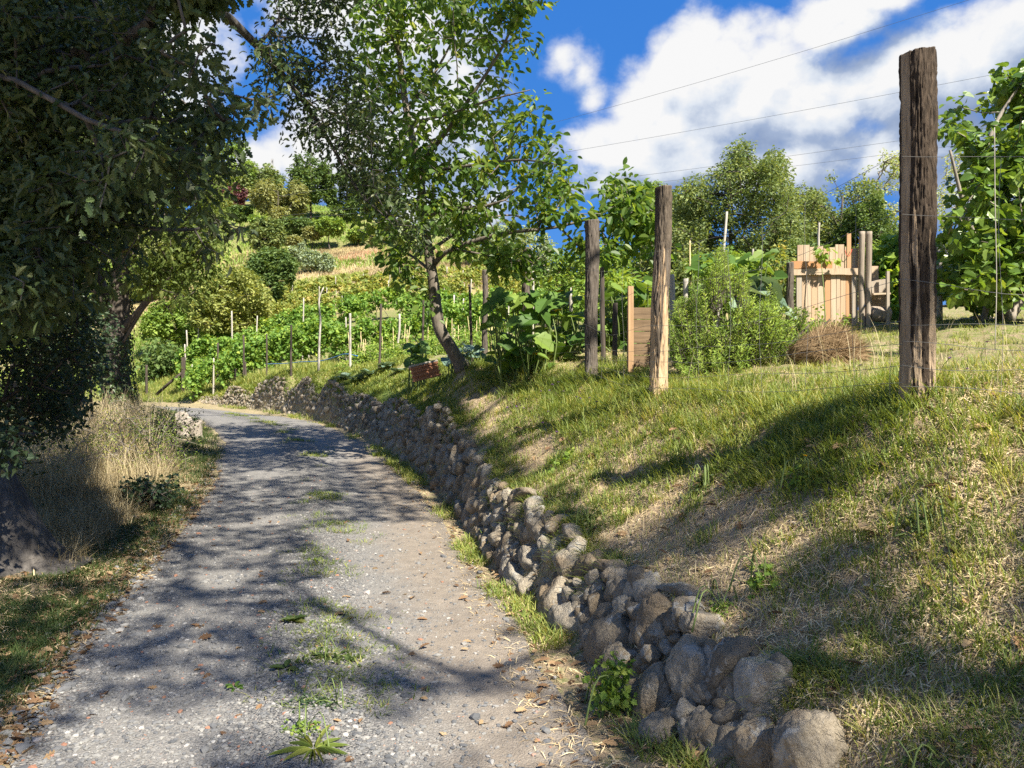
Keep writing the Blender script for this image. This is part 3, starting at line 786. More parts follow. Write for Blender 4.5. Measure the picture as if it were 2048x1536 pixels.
# ------------------------------------------------------------------ dry stone wall
import bmesh
def ico(sub):
    bm = bmesh.new(); bmesh.ops.create_icosphere(bm, subdivisions=sub, radius=1)
    v = np.array([p.co[:] for p in bm.verts]); f = [[q.index for q in fc.verts] for fc in bm.faces]
    bm.free(); return v, f
def rock(sub, seed, rough=.35, facets=7, round_=False):
    facets += 5
    """a sphere cut by random planes, edges worn, skin pitted"""
    v, f = ico(sub)
    pn = 2.5 if round_ else 3.4
    v = v / (np.abs(v) ** pn).sum(1, keepdims=True) ** (1 / pn)
    r_ = np.random.default_rng(seed)
    pl = unit(r_.normal(size=(facets, 3))); dd = r_.uniform(.84, 1.2, facets) if round_ else r_.uniform(.72, 1.1, facets)
    s = np.full(len(v), 1.0)
    for n_, d_ in zip(pl, dd):
        c = unit(v) @ n_ * np.linalg.norm(v, axis=1)
        lim = np.where(c > .05, d_ / np.maximum(c, .05), 9)
        s = np.minimum(s, lim)
    s = s * (1 + rough * (fbm(v * 1.3 + seed, 4, seed) - .5)) * (1 + .16 * (fbm(v * 5 + seed, 4, seed + 5, .6) - .5)) * (1 - .05 * (np.abs(fbm(v * 3.2 + seed, 3, seed + 9) - .5) < .03))
    return v * s[:, None], f
ROCK_HI = [rock(4, k, .35, 9) for k in range(6)]
ROCK_MD = [rock(3, 20 + k, .4, 9) for k in range(8)]
ROCK_LO = [rock(2, 40 + k, .4, 8) for k in range(6)]
ROCK_XS = [rock(1, 60 + k, .3, 6) for k in range(8)]

def wall_frame(y):
    """foot of the wall at y: point, direction along, direction out to the road"""
    t = np.array((float(xw(y + .2) - xw(y - .2)), .4)); t /= np.linalg.norm(t)
    return np.array((float(xw(y)), y)), t, np.array((-t[1], t[0]))
wall_acc = Acc()
y = 2.3
wr = np.random.default_rng(5)
# arc length positions
ys = np.arange(2.95, 36.6, .01)
seg = np.hypot(np.gradient(xw(ys)), np.gradient(ys)); arc = np.cumsum(seg)
L_tot = arc[-1]
def rot_z_mat(t, nrm, lean):
    """columns: along the wall, out of the wall, up (leaning back)"""
    up = np.array((nrm[0] * -lean, nrm[1] * -lean, 1.0)); up /= np.linalg.norm(up)
    a = np.array((t[0], t[1], 0)); o = np.cross(up, a)
    if o[:2] @ nrm < 0: o = -o
    return np.stack([a, o, up], -1)
zrow = 0.0
def wall_height(y):
    _, t, nrm = wall_frame(y)
    p = np.array((float(xw(y)), y)) - nrm * .36
    return ground(p[0], p[1])
s_grid = np.interp(np.arange(0, L_tot, .25), arc, ys)
h_grid = np.array([wall_height(q) for q in s_grid])
def wall_h(y): return float(np.interp(y, s_grid, h_grid))
BIG = []
zr = zroad(np.interp(np.arange(int(L_tot / .08) + 8) * .08, arc, ys)) - .05       # current top of the stones along the wall, 8 cm bins
k = 0
def lay(s0, wdt, hgt):
    global k
    i0 = int(s0 / .08); i1 = max(i0 + 1, int((s0 + wdt) / .08))
    zb = float(np.mean(zr[i0:i1]))
    yc = float(np.interp(s0 + wdt / 2, arc, ys))
    H = wall_h(yc) - (.05 if yc > 7 else .0)
    if zb > H - .05: return False
    hgt = min(hgt, max(.09, H - zb + .04))
    hgt = min(hgt, .34)
    _, t, nrm = wall_frame(yc)
    zc = zb + hgt / 2
    z0 = float(zroad(yc)); back = .02 + .26 * (zc - z0) / max(H - z0, .3)
    c2 = np.array((float(xw(yc)), yc)) - nrm * (back + .075 + wr.normal(0, .035))
    R = rot_z_mat(t, nrm, .3)
    R = R @ np.array(yaw_frames(np.array([wr.normal(0, .16)]))[0])
    tw = wr.normal(0, .16); R = R @ np.array([[math.cos(tw), 0, math.sin(tw)], [0, 1, 0], [-math.sin(tw), 0, math.cos(tw)]])
    lib = ROCK_HI if yc < 6.5 else (ROCK_MD if yc < 17 else ROCK_LO)
    tm = lib[wr.integers(len(lib))]
    wall_acc.scatter(tm, [(c2[0], c2[1], zc)], R[None], np.array([[wdt * .54, wr.uniform(.10, .15), hgt * .55]]), [wr.uniform(0, 1)], True)
    zr[i0:i1] = zb + hgt * .93
    k += 1
    return True
for course in range(16):
    s0 = wr.uniform(-.1, .1) + (0 if course else 0)
    s0 = max(s0, 0)
    any_ = False
    while s0 < L_tot - .6:
        yc = float(np.interp(s0, arc, ys))
        big = 1.3 if yc < 9 else (1.05 if yc < 18 else .95)
        wdt = wr.uniform(.13, .36) * big; hgt = wr.uniform(.10, .24) * big
        if wr.random() < .25: hgt *= 1.25; wdt *= .75
        any_ |= lay(s0, wdt, hgt)
        s0 += wdt * .96
    if not any_: break
# small stones wedged into gaps
n = 1900
yy = np.interp(wr.uniform(0, L_tot, n), arc, ys)
for q in yy:
    H = wall_h(q); _, t, nrm = wall_frame(q); z0 = float(zroad(q)); zc = wr.uniform(z0 + .02, H)
    c2 = np.array((float(xw(q)), q)) - nrm * (.03 + .26 * (zc - z0) / max(H - z0, .3))
    sz = wr.uniform(.025, .075)
    lib = ROCK_MD if q < 9 else ROCK_XS
    wall_acc.scatter(lib[wr.integers(len(lib))], [(c2[0], c2[1], zc)], frames(rand_dirs(1, wr), rand_dirs(1, wr)), np.array([[sz * 1.3, sz, sz * .8]]), [wr.uniform(0, 1)], True)
wl = wall_acc.build('dry_stone_wall', MAT['stone'])
tag(wl, 'low dry stone retaining wall of rough earthy fieldstones along the track', 'stone wall')

# boulders standing out of the near end of the wall
def boulder(u, v, Y, size, label, seed, tilt=0, rnd=.5, yaw=0.0):
    a = Acc(); p = at(u, v, Y)
    R = yaw_frames(np.array([yaw]))[0] @ np.array([[math.cos(tilt), 0, -math.sin(tilt)], [0, 1, 0], [math.sin(tilt), 0, math.cos(tilt)]])
    a.scatter(rock(5, seed, .5, 5, True), [p], R[None], np.array([size]), [rnd], True)
    return tag(a.build('boulder', MAT['stone'], None, p - np.array((0, 0, size[2]))), label, 'boulder', 'large rounded stones of the wall')
boulder(1622, 1512, 2.82, (.13, .11, .15), 'grey rounded boulder with pale lichen at the near end of the wall', 301, .1, .5)
boulder(1395, 1345, 3.52, (.13, .13, .165), 'large pale smooth boulder on top of the near end of the wall', 302, -.35, .72)
boulder(1305, 1400, 3.62, (.085, .10, .175), 'tall narrow boulder leaning in the wall below the large pale one', 303, -.32, .5)
boulder(1245, 1345, 4.02, (.095, .10, .145), 'squat brown boulder bulging from the foot of the wall', 304, .1, .4)
boulder(1315, 1480, 3.36, (.095, .09, .12), 'rounded brown boulder at the bottom of the wall beside the green sapling', 305, -.3, .45)
boulder(1330, 1265, 3.95, (.115, .10, .085), 'flat topped pale stone at the head of the wall above the sapling', 306, -.5, .8)
boulder(1515, 1500, 3.02, (.10, .09, .12), 'earthy boulder just left of the grey end boulder', 308, .2, .4)
boulder(1480, 1400, 3.26, (.085, .09, .10), 'lichen spotted boulder half sunk in the bank above the grey end boulder', 309, -.2, .55)
boulder(1420, 1480, 3.26, (.12, .10, .12), 'half buried earthy boulder between the large pale one and the grey end one', 307, -.2, .35)

# ------------------------------------------------------------------ trees and bushes
def jit(p, n, r, rg=rng):
    """n points round each of p within radius r"""
    d = rand_dirs(len(p) * n, rg) * (rg.uniform(0, 1, len(p) * n) ** .45 * r)[:, None]
    return np.repeat(p, n, 0) + d
def clusters(c, n, r, size, tmpl, acc, droop=.35, flat=.8, rg=rng, rnd_shift=0.0, spread=.18):
    """leaf clusters: every cluster has a tone of its own, every leaf varies about it"""
    p = jit(c, n, r, rg)
    tone = np.repeat(rg.uniform(0, 1, len(c)), n)
    rn = np.clip(.25 + .5 * tone + rg.normal(0, spread, len(p)) + rnd_shift, 0, 1)
    outd = unit(p - np.repeat(c, n, 0)) * .7
    acc.scatter(tmpl, p, leaf_frames(len(p), droop, flat, rg, outd), size * rg.uniform(.6, 1.25, len(p)), rn)

def sample_poly(poly, n, Yf, rg, keep=None):
    """points whose bearings fill an outline, each at its own distance Yf(u, v, rg)"""
    poly = np.array(poly, float); lo = poly.min(0); hi = poly.max(0); outp = []
    cnt = 0
    while cnt < n:
        u = rg.uniform(lo[0], hi[0], n * 2); v = rg.uniform(lo[1], hi[1], n * 2)
        m = in_poly(u, v, poly)
        u, v = u[m], v[m]
        Y = Yf(u, v, rg)
        p = np.stack([(u - 1024) / FPX * Y, Y, CZ + (768 - v) / FPX * Y], -1)
        if keep is not None: p = p[keep(p)]
        outp.append(p); cnt += len(p)
    return np.concatenate(outp)[:n]

def clumpy(p, scale, thr, seed):
    return fbm(p * scale, 2, seed) > thr

# --- walnut in front of the fence ------------------------------------------------
rg = np.random.default_rng(101)
wb = at(928, 742, 13.0); wb[2] = ground(wb[0], wb[1]) - .05
root = thing('walnut_tree', 'slender walnut tree with a curved trunk leaning over the fence behind the clay block', 'tree', wb)
trunk = spline([wb, at(905, 700, 12.95), at(878, 650, 12.9), at(866, 560, 12.9), at(848, 440, 12.95), at(838, 340, 13.0), at(815, 230, 13.1), at(800, 120, 13.1), at(792, 20, 13.0), at(790, -110, 13.0)], 46)
tr = np.interp(np.linspace(0, 1, 46), [0, .06, .25, .5, .8, 1], [.165, .118, .100, .075, .045, .026])
ta = Acc()
ta.tube(trunk, tr, 14, .5, bump=.13, seed=4, bscale=7)
def limb(pts, r0, r1, n=14): 
    s_ = spline(pts, n); return (s_, np.linspace(r0, r1, n))
WL = [(trunk, tr)]
for pts, r0, r1 in [
    ([at(868, 528, 12.9), at(900, 500, 12.6), at(1000, 468, 12.2), at(1110, 455, 12.0), at(1210, 430, 11.9), at(1290, 420, 11.8)], .048, .008),
    ([at(852, 430, 12.95), at(900, 420, 12.5), at(970, 412, 12.2), at(1010, 400, 12.0)], .05, .014),
    ([at(866, 545, 12.9), at(820, 510, 13.4), at(760, 480, 13.8), at(715, 460, 14.0)], .032, .008),
    ([at(836, 330, 13.0), at(880, 280, 12.6), at(930, 210, 12.2), at(990, 120, 12.0), at(1030, 40, 11.8), at(1060, -60, 11.6)], .045, .010),
    ([at(812, 225, 13.1), at(860, 160, 13.6), at(905, 80, 14.0), at(940, -20, 14.4)], .035, .010),
    ([at(838, 345, 13.0), at(950, 330, 12.4), at(1040, 320, 11.8), at(1120, 330, 11.2)], .035, .008),
    ([at(826, 280, 13.05), at(780, 220, 13.6), at(730, 160, 14.2), at(710, 90, 14.6)], .030, .008),
    ([at(850, 430, 12.95), at(800, 410, 13.6), at(750, 400, 14.4), at(720, 395, 15.0)], .028, .008),
    ([at(820, 245, 13.1), at(890, 230, 12.0), at(980, 200, 11.2), at(1060, 180, 10.8)], .028, .007),
    ([at(798, 110, 13.1), at(770, 40, 12.6), at(740, -40, 12.2)], .024, .007),
    ([at(862, 500, 12.9), at(940, 450, 13.8), at(1020, 430, 14.8), at(1100, 450, 15.6)], .034, .008),
]:
    l = limb(pts, r0, r1); WL.append(l); ta.tube(l[0], l[1], 8, .5, bump=.1, seed=9)
crown_poly = [(740, -120), (1100, -120), (1090, 30), (1075, 100), (1060, 130), (1062, 170), (1085, 190), (1075, 230), (1090, 262), (1130, 290), (1150, 330), (1160, 380), (1120, 430), (1060, 470), (980, 500), (920, 515), (890, 480), (815, 540), (795, 560), (780, 520), (740, 470), (700, 420), (700, 300), (690, 200), (700, 80)]
def off_trunk(p):
    u, v = proj(p)
    return (v > 450) & (u > 845) & (u < 905)
def wY(u, v, r): return 13.0 + r.normal(0, 1.0, len(u)).clip(-1.9, 1.9) - .5 * sstep(u, 950, 1150)
wp = sample_poly(crown_poly, 740, wY, rg, lambda p: clumpy(p, 1.15, .51, 7) & ~off_trunk(p))
wp2 = sample_poly([(1120, 470), (1160, 400), (1210, 370), (1235, 345), (1265, 370), (1300, 400), (1340, 440), (1330, 490), (1240, 520), (1170, 530), (1060, 560), (1000, 540), (960, 520)], 170, lambda u, v, r: 11.9 + r.normal(0, .45, len(u)), rg, lambda p: clumpy(p, 1.6, .43, 8))
wp3 = sample_poly([(810, 480), (870, 600), (862, 640), (825, 580), (790, 560), (770, 480)], 22, lambda u, v, r: 12.5 + r.normal(0, .35, len(u)), rg)
wpts = np.concatenate([wp, wp2, wp3])
A_, par_, R_, fx = grow(WL, wpts, .05, .35, .22, rg, .0038, .42)
twig_mesh(ta, A_, par_, R_, fx, 5)
ta.build('trunk', MAT['walnut_bark'], root)
la = Acc()
clusters(wpts, 7, .26, .145, ELL, la, .55, .9, rg)
mid = (A_[fx:] + A_[par_[fx:]]) / 2
sel = rg.choice(len(mid), 2000); clusters(mid[sel], 2, .08, .130, ELL, la, .55, .9, rg)
la.build('crown', MAT['walnut'], root)

# --- the old oak on the left edge: leaning trunk, low boughs over the track ---------
rg = np.random.default_rng(102)
ob = np.array((-4.28, 6.25, 0.02))
root = thing('oak_tree', 'big oak leaning over the left verge with furrowed dark trunk and low dusty boughs', 'tree', ob)
otr = spline([ob + (0.10, 0, -.15), ob + (-.02, 0, .25), ob + (-.22, .05, .7), ob + (-.6, .1, 1.6), ob + (-1.0, .3, 3.0), ob + (-1.1, .6, 4.6), ob + (-.9, .8, 6.5), ob + (-.7, 1.0, 9)], 60)
orr = np.interp(np.linspace(0, 1, 60), [0, .03, .08, .2, .5, 1], [.72, .56, .46, .40, .33, .12])
ta = Acc(); ta.tube(otr, orr, 48, .5, bump=.16, seed=14, bscale=9)
OL = [(otr, orr)]
for pts, r0, r1 in [
    ([otr[40], at(160, -230, 7.6), at(320, -110, 8.4), at(415, 0, 9.0), at(470, 48, 9.6), at(540, 120, 10.2), at(620, 220, 10.8), at(680, 320, 11.2), at(725, 400, 11.5)], .10, .012),
    ([otr[34], at(-160, -40, 7.6), at(20, 180, 7.6), at(130, 410, 7.2), at(160, 470, 7.3), at(190, 530, 7.4), at(212, 590, 7.5)], .055, .035),
    ([otr[36], at(60, -200, 6.4), at(220, 60, 6.2), at(400, 170, 6.2), at(560, 210, 6.5)], .035, .006),
    ([otr[22], at(-160, 330, 6.2), at(120, 400, 5.8), at(260, 450, 5.9), at(380, 460, 6.2), at(440, 445, 6.4), at(490, 470, 6.6)], .03, .004),
    ([otr[26], at(-100, 180, 5.2), at(200, 250, 4.7), at(320, 300, 4.8), at(430, 370, 5.1)], .028, .005),
    ([otr[36], at(200, -200, 7.0), at(450, -160, 7.4), at(620, -80, 8.2), at(690, 0, 9.0)], .07, .015),
    ([otr[24], at(-120, 520, 6.4), at(0, 560, 6.3), at(90, 600, 6.3)], .03, .006),
    ([otr[40], at(-60, -160, 9), at(120, 20, 10), at(300, 150, 10.5), at(420, 250, 11)], .06, .012),
]:
    l = limb(pts, r0, r1, 20); OL.append(l); ta.tube(l[0], l[1], 9, .5, bump=.12, seed=19)
def thin_low(p):
    """the lower boughs carry fewer leaves, so the sunlit tree behind shows through"""
    u, v = proj(p)
    return ~((v > 240) & (u > 90) & (fbm(p * 1.9, 2, 66) < .54))
def shades_verge(p):
    """crown points standing in the sun's way to the dry grass and the sunlit verge"""
    g = p - SUNV * ((p[:, 2:3] - .75) / SUNV[2])
    u, v = proj(g)
    return in_poly(u, v, [(120, 790), (340, 770), (440, 850), (440, 930), (340, 950), (180, 920)])
o1 = sample_poly([(-160, -160), (640, -160), (640, 20), (590, 70), (500, 130), (480, 190), (470, 260), (440, 320), (425, 380), (380, 420), (300, 470), (240, 520), (130, 560), (60, 600), (-160, 640)], 2300,
                 lambda u, v, r: r.uniform(4.7, 9.5, len(u)), rg, lambda p: clumpy(p, 1.05, .50, 17) & ~shades_verge(p) & thin_low(p))
o2 = sample_poly([(-160, 350), (300, 380), (330, 430), (230, 560), (120, 640), (0, 700), (-160, 720)], 240, lambda u, v, r: r.uniform(5.2, 7.6, len(u)), rg, lambda p: clumpy(p, 1.2, .45, 18))
o3 = sample_poly([(600, -160), (700, -160), (720, 40), (690, 60), (735, 150), (770, 270), (800, 350), (850, 450), (850, 540), (800, 470), (740, 420), (690, 350), (640, 290), (585, 300), (560, 250), (520, 190), (490, 120), (540, 60)], 430,
                 lambda u, v, r: 10.4 + (v - 100) * .003 + r.normal(0, .7, len(u)), rg, lambda p: clumpy(p, 1.2, .44, 19))
o4 = np.stack([at(u + rg.normal(0, 10), v + rg.normal(0, 9), 6.2 + rg.normal(0, .12)) for u, v in [(410, 450), (440, 445), (470, 460), (420, 480), (440, 500), (400, 500), (460, 470), (480, 455), (430, 455), (420, 515)]])
o5 = np.stack([at(u + rg.normal(0, 8), v + rg.normal(0, 7), 6.3 + rg.normal(0, .1)) for u, v in [(420, 180), (440, 190), (460, 185), (500, 200), (520, 215), (545, 215), (480, 240), (530, 200), (410, 165)]])
o6 = sample_poly([(-160, -160), (500, -160), (480, 60), (420, 140), (330, 200), (300, 330), (200, 420), (100, 470), (-160, 560)], 700, lambda u, v, r: r.uniform(4.3, 6.0, len(u)), rg, lambda p: clumpy(p, 1.1, .47, 47) & ~shades_verge(p))
o7 = sample_poly([(330, -140), (690, -140), (670, 60), (560, 120), (470, 200), (440, 270), (390, 200)], 480, lambda u, v, r: r.uniform(5.0, 12.0, len(u)), rg, lambda p: clumpy(p, 1.0, .46, 48) & ~shades_verge(p))
opts = np.concatenate([o1, o2, o3, o4, o5, o6, o7])
A_, par_, R_, fx = grow(OL, opts, .06, .4, .2, rg, .0035, .42)
twig_mesh(ta, A_, par_, R_, fx, 5)
ta.build('trunk', MAT['oak_bark'], root)
OAK_CROWN = np.concatenate([o1, o2, o6, o7])
la = Acc()
clusters(o1, 16, .24, .074, OAK, la, .5, .9, rg)
clusters(o6, 14, .18, .066, OAK, la, .7, 1.0, rg)
clusters(o7, 12, .23, .078, OAK, la, .6, .9, rg)
clusters(o2, 9, .18, .095, OAK, la, .6, .9, rg)
clusters(o3, 13, .24, .085, OAK, la, .5, .9, rg)
mid = (A_[fx:] + A_[par_[fx:]]) / 2
sel = rg.choice(len(mid), 2600); clusters(mid[sel], 3, .10, .09, OAK, la, .5, .9, rg)
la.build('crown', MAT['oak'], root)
lb = Acc()
clusters(o4, 4, .10, .085, CURL, lb, 1.2, .9, rg)
clusters(o5, 7, .11, .10, OAK, lb, .9, .9, rg)
sel = rg.choice(len(o1), 200); clusters(o1[sel], 5, .14, .10, OAK, lb, .6, .9, rg)
tag(lb.build('dry_leaves', MAT['oak_grey'], root), 'pale dusty half dried leaves')

# --- ivy-clad oak at the bend -----------------------------------------------------
rg = np.random.default_rng(103)
ib = np.array(((238 - 1024) / FPX * 19.5, 19.5, .1)); ib[2] = ground(ib[0], ib[1])
root = thing('oak_tree', 'oak at the bend of the track with its trunk wrapped in ivy', 'tree', ib)
itr = spline([ib + (.03, 0, -.2), ib + (0, 0, .5), ib + (-.12, 0, 1.6), ib + (-.08, .1, 2.8), ib + (.05, .1, 4.0), ib + (.1, .2, 5.5), ib + (.3, .2, 7.5)], 50)
irr = np.interp(np.linspace(0, 1, 50), [0, .06, .3, .55, 1], [.50, .38, .33, .26, .10])
ta = Acc(); ta.tube(itr, irr, 28, .5, bump=.14, seed=24, bscale=8)
IL = [(itr, irr)]
for pts, r0, r1 in [
    ([itr[20], at(330, 560, 19.0), at(380, 520, 18.5), at(420, 470, 18)], .10, .02),
    ([itr[24], at(150, 530, 19.5), at(90, 470, 19.5), at(40, 420, 19.5)], .13, .03),
    ([itr[27], at(290, 430, 20), at(350, 350, 20.5), at(400, 300, 21)], .14, .03),
    ([itr[30], at(200, 380, 20), at(160, 300, 20.5), at(120, 240, 21)], .13, .03),
    ([itr[33], at(250, 330, 18.5), at(260, 240, 18), at(270, 180, 18)], .12, .03),
    ([itr[18], at(170, 570, 18.6), at(120, 560, 18)], .06, .015),
    ([itr[17], at(300, 600, 18.8), at(330, 610, 18.5), at(345, 630, 18.3)], .04, .01),
]:
    l = limb(pts, r0, r1, 14); IL.append(l); ta.tube(l[0], l[1], 8, .5, bump=.1, seed=29)
i1 = sample_poly([(20, 260), (120, 170), (250, 140), (330, 200), (400, 250), (440, 300), (450, 400), (430, 470), (395, 520), (400, 570), (390, 620), (340, 600), (280, 560), (210, 570), (150, 600), (60, 600), (0, 560), (-20, 400)], 1300,
                 lambda u, v, r: 19.5 + r.normal(0, 1.5, len(u)).clip(-2.8, 2.8), rg, lambda p: clumpy(p, .7, .43, 27))
i1 = np.concatenate([i1, sample_poly([(262, 560), (330, 470), (440, 420), (435, 520), (400, 615), (330, 610)], 170, lambda u, v, r: r.uniform(17.6, 19.2, len(u)), rg, lambda p: clumpy(p, .8, .42, 28))])
A_, par_, R_, fx = grow(IL, i1, .08, .5, .2, rg, .006, .42)
twig_mesh(ta, A_, par_, R_, fx, 5)
ta.build('trunk', MAT['bark'], root)
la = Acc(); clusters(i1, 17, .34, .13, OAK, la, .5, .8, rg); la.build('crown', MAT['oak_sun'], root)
n = 3000
tt = rg.uniform(0, 1, n) ** 1.25 * .62; aa = rg.uniform(0, 2 * PI, n); idx = tt * 49
cpt = np.stack([np.interp(idx, np.arange(50), itr[:, k]) for k in range(3)], -1); cr = np.interp(idx, np.arange(50), irr)
keep = fbm(np.stack([aa * 1.2, tt * 9, aa * 0], -1), 3, 44) > .40
nr = np.stack([np.cos(aa), np.sin(aa), np.full(n, .25)], -1)
ipos = cpt + nr * (cr + rg.uniform(.02, .13, n))[:, None]
iv = Acc(); dn = np.stack([rg.normal(0, .5, n), rg.normal(0, .5, n), np.full(n, -1.0)], -1)
iv.scatter(IVY, ipos[keep], frames(dn + nr * .4, nr + rg.normal(0, .35, (n, 3)))[keep], rg.uniform(.06, .12, n)[keep], rg.uniform(0, 1, n)[keep])
tag(iv.build('ivy', MAT['ivy'], root), 'ivy climbing the trunk')

# --- shrubs of the left verge -----------------------------------------------------
def shrub(name, label, cat, base, pts, mat, n_leaf, r_cl, size, tmpl, stems=5, bark='bark', rg=rng, droop=.4, r_tip=.004, group=None, r_base=.012):
    base = np.array(base, float); base[2] = ground(base[0], base[1])
    root = thing(name, label, cat, base, group)
    c = pts.mean(0); ta = Acc(); L_ = []
    for k in range(stems):
        q = pts[rg.integers(len(pts))] * .55 + c * .45
        b = base + np.array((rg.normal(0, .10), rg.normal(0, .10), -.04))
        l = limb([b, b + (q - b) * .4 + np.array((0, 0, .15)), q], r_base + r_tip * 5, r_tip * 2, 8)
        L_.append(l); ta.tube(l[0], l[1], 6)
    A_, par_, R_, fx = grow(L_, pts, .05, .35, .2, rg, r_tip, .4)
    twig_mesh(ta, A_, par_, R_, fx, 4)
    ta.build('stems', MAT[bark], root)
    la = Acc(); clusters(pts, n_leaf, r_cl, size, tmpl, la, droop, .9, rg)
    la.build('foliage', MAT[mat], root)
    return root
rg = np.random.default_rng(104)
p = sample_poly([(-160, 560), (60, 560), (130, 600), (190, 640), (200, 700), (190, 760), (160, 830), (110, 880), (90, 920), (40, 950), (-160, 980)], 620, lambda u, v, r: r.uniform(7.0, 9.2, len(u)), rg, lambda p: clumpy(p, 1.2, .44, 37))
p = p[p[:, 2] > .12]
p = np.concatenate([p, sample_poly([(-120, 840), (30, 845), (55, 880), (25, 915), (-120, 940)], 45, lambda u, v, r: r.uniform(5.2, 5.6, len(u)), rg)])
shrub('hawthorn_bush', 'dark small leaved hawthorn bush filling the left edge under the oak', 'bush', (-5.5, 8.1, 0), p, 'shrub', 15, .17, .055, IVY, 9, rg=rg)
p = sample_poly([(60, 580), (190, 600), (225, 680), (215, 740), (190, 790), (150, 780), (60, 740)], 260, lambda u, v, r: r.uniform(13.5, 16, len(u)), rg, lambda p: clumpy(p, 1.0, .42, 38))
shrub('elder_bush', 'bluish green bush between the hawthorn and the ivy clad oak', 'bush', (-8.3, 15, 0), p, 'shrub', 16, .25, .085, RHO, 6, rg=rg)
p = sample_poly([(300, 690), (345, 690), (365, 715), (345, 760), (300, 765), (280, 730)], 60, lambda u, v, r: r.uniform(44, 47, len(u)), rg)
shrub('elder_bush', 'dark round bush beyond the first fence posts at the bend', 'bush', (-20.8, 45.5, 0), p, 'far_dark', 26, .55, .3, RHO, 4, rg=rg, r_tip=.01)
p = sample_poly([(640 - 345, 960), (350, 955), (360, 985), (330, 1010), (250, 1005), (240, 970)], 45, lambda u, v, r: r.uniform(8.6, 9.4, len(u)), rg)
shrub('bramble_bush', 'low dark bramble with pale undersides at the foot of the dry grass', 'bush', (-4.3, 9.0, 0), p, 'shrub', 12, .12, .06, IVY, 5, rg=rg)
for (u, v), Y, lab in [((140, 700), 30, 'tall leafy screen of trees behind the ivy clad oak, at its left'), ((40, 560), 36, 'sunlit spreading tree far behind the hawthorn bush at the left edge')]:
    pl = [(u - 190, v - 280), (u - 60, v - 400), (u + 90, v - 330), (u + 130, v - 200), (u + 100, v - 60), (u - 40, v + 20), (u - 200, v)]
    p = sample_poly(pl, 420, lambda uu, vv, r: Y + r.normal(0, 1.8, len(uu)), rg, lambda p: clumpy(p, .5, .46, 39))
    p = p[p[:, 2] > 1.0]
    shrub('field_tree', lab, 'tree', ((u - 1024) / FPX * Y, Y, 0), p, 'far_green', 24, .55, .24, RHO, 4, rg=rg, r_tip=.012)

# --- garden and background trees on the right ----------------------------------------
def ell_pts(c, rad, n, rg, seed, thr=.45, sc_=.7, shell=.35):
    d = rand_dirs(n * 3, rg); r_ = rg.uniform(shell, 1, n * 3) ** .6
    p = np.asarray(c) + d * r_[:, None] * np.asarray(rad) * (1 + .5 * (fbm(d * 2.2 + seed, 3, seed) - .5))[:, None]
    p = p[clumpy(p, sc_, thr, seed)]
    return p[:n]
def tree(name, label, u, vtop, vbase, wpx, Y, mat, seed, n=260, leaves=26, size=None, bark='bark', poly=None, depth=None, group=None, thr=.45, trunk_frac=.3, cat='tree'):
    rg = np.random.default_rng(seed)
    b = on_ground(u, Y)
    zt = CZ + (768 - vtop) / FPX * Y; zb = CZ + (768 - vbase) / FPX * Y
    h = zt - b[2]; W_ = wpx / FPX * Y
    root = thing(name, label, cat, b, group)
    lo = max(b[2] + h * .06, zb)
    if poly is not None:
        p = sample_poly(poly, n, lambda uu, vv, r: Y + r.normal(0, (depth or W_ * .28), len(uu)).clip(-W_ * .6, W_ * .6), rg, lambda p: clumpy(p, 2.6 / W_, thr, seed))
    else:
        c = np.array((b[0], Y, (zt + lo) / 2))
        p = ell_pts(c, (W_ / 2, W_ / 2, (zt - lo) / 2), n, rg, seed, thr, 2.6 / W_)
    p = p[p[:, 2] > terrain(p[:, 0], p[:, 1]) + .1]
    hi = np.array((b[0] + rg.normal(0, .04) * W_, Y, b[2] + h * .8))
    tk = spline([b - (0, 0, .1), b + (hi - b) * .35 + rg.normal(0, .02 * h, 3) * (1, 1, 0), hi], 14)
    r0 = max(.018 * h + .03, .03)
    ta = Acc(); rr = np.linspace(r0, r0 * .25, 14); ta.tube(tk, rr, 9, .5, bump=.1, seed=seed)
    L_ = [(tk, rr)]
    A_, par_, R_, fx = grow(L_, p, .04 * W_, W_ * .12, .25, rg, .0016 * h, .42)
    twig_mesh(ta, A_, par_, R_, fx, 4)
    ta.build('trunk', MAT[bark], root)
    la = Acc(); clusters(p, leaves, .052 * W_ + .10, size or max(.10, Y * .0062), RHO, la, .15, .55, rg)
    la.build('crown', MAT[mat], root)
    return root
BG = 'trees behind the garden'
tree('oak_tree', 'broad dense oak with a pointed top standing behind the rosemary and garden', 1475, 290, 590, 270, 32, 'far_oak', 401, 760, 52, .15, group=BG, thr=.40,
     poly=[(1350, 470), (1345, 400), (1390, 360), (1420, 345), (1440, 350), (1460, 310), (1478, 280), (1500, 300), (1512, 345), (1530, 330), (1548, 300), (1572, 335), (1570, 375), (1602, 390), (1600, 450), (1610, 540), (1560, 600), (1440, 590), (1390, 560), (1360, 520)])
tree('oak_tree', 'rounded olive green tree behind the plank gate', 1680, 335, 620, 180, 35, 'far_oak', 402, 460, 44, .155, group=BG, poly=[(1600, 440), (1620, 370), (1680, 340), (1730, 350), (1760, 400), (1780, 520), (1740, 600), (1610, 600), (1590, 520)])
tree('poplar_tree', 'pale thin crowned tree with silvery branches beside the thick left half of the tall post', 1765, 296, 600, 110, 38, 'far_birch', 403, 240, 20, .16, 'bark_pale', group=BG, poly=[(1700, 420), (1730, 340), (1760, 296), (1800, 300), (1850, 340), (1840, 450), (1820, 580), (1740, 580), (1710, 500)])
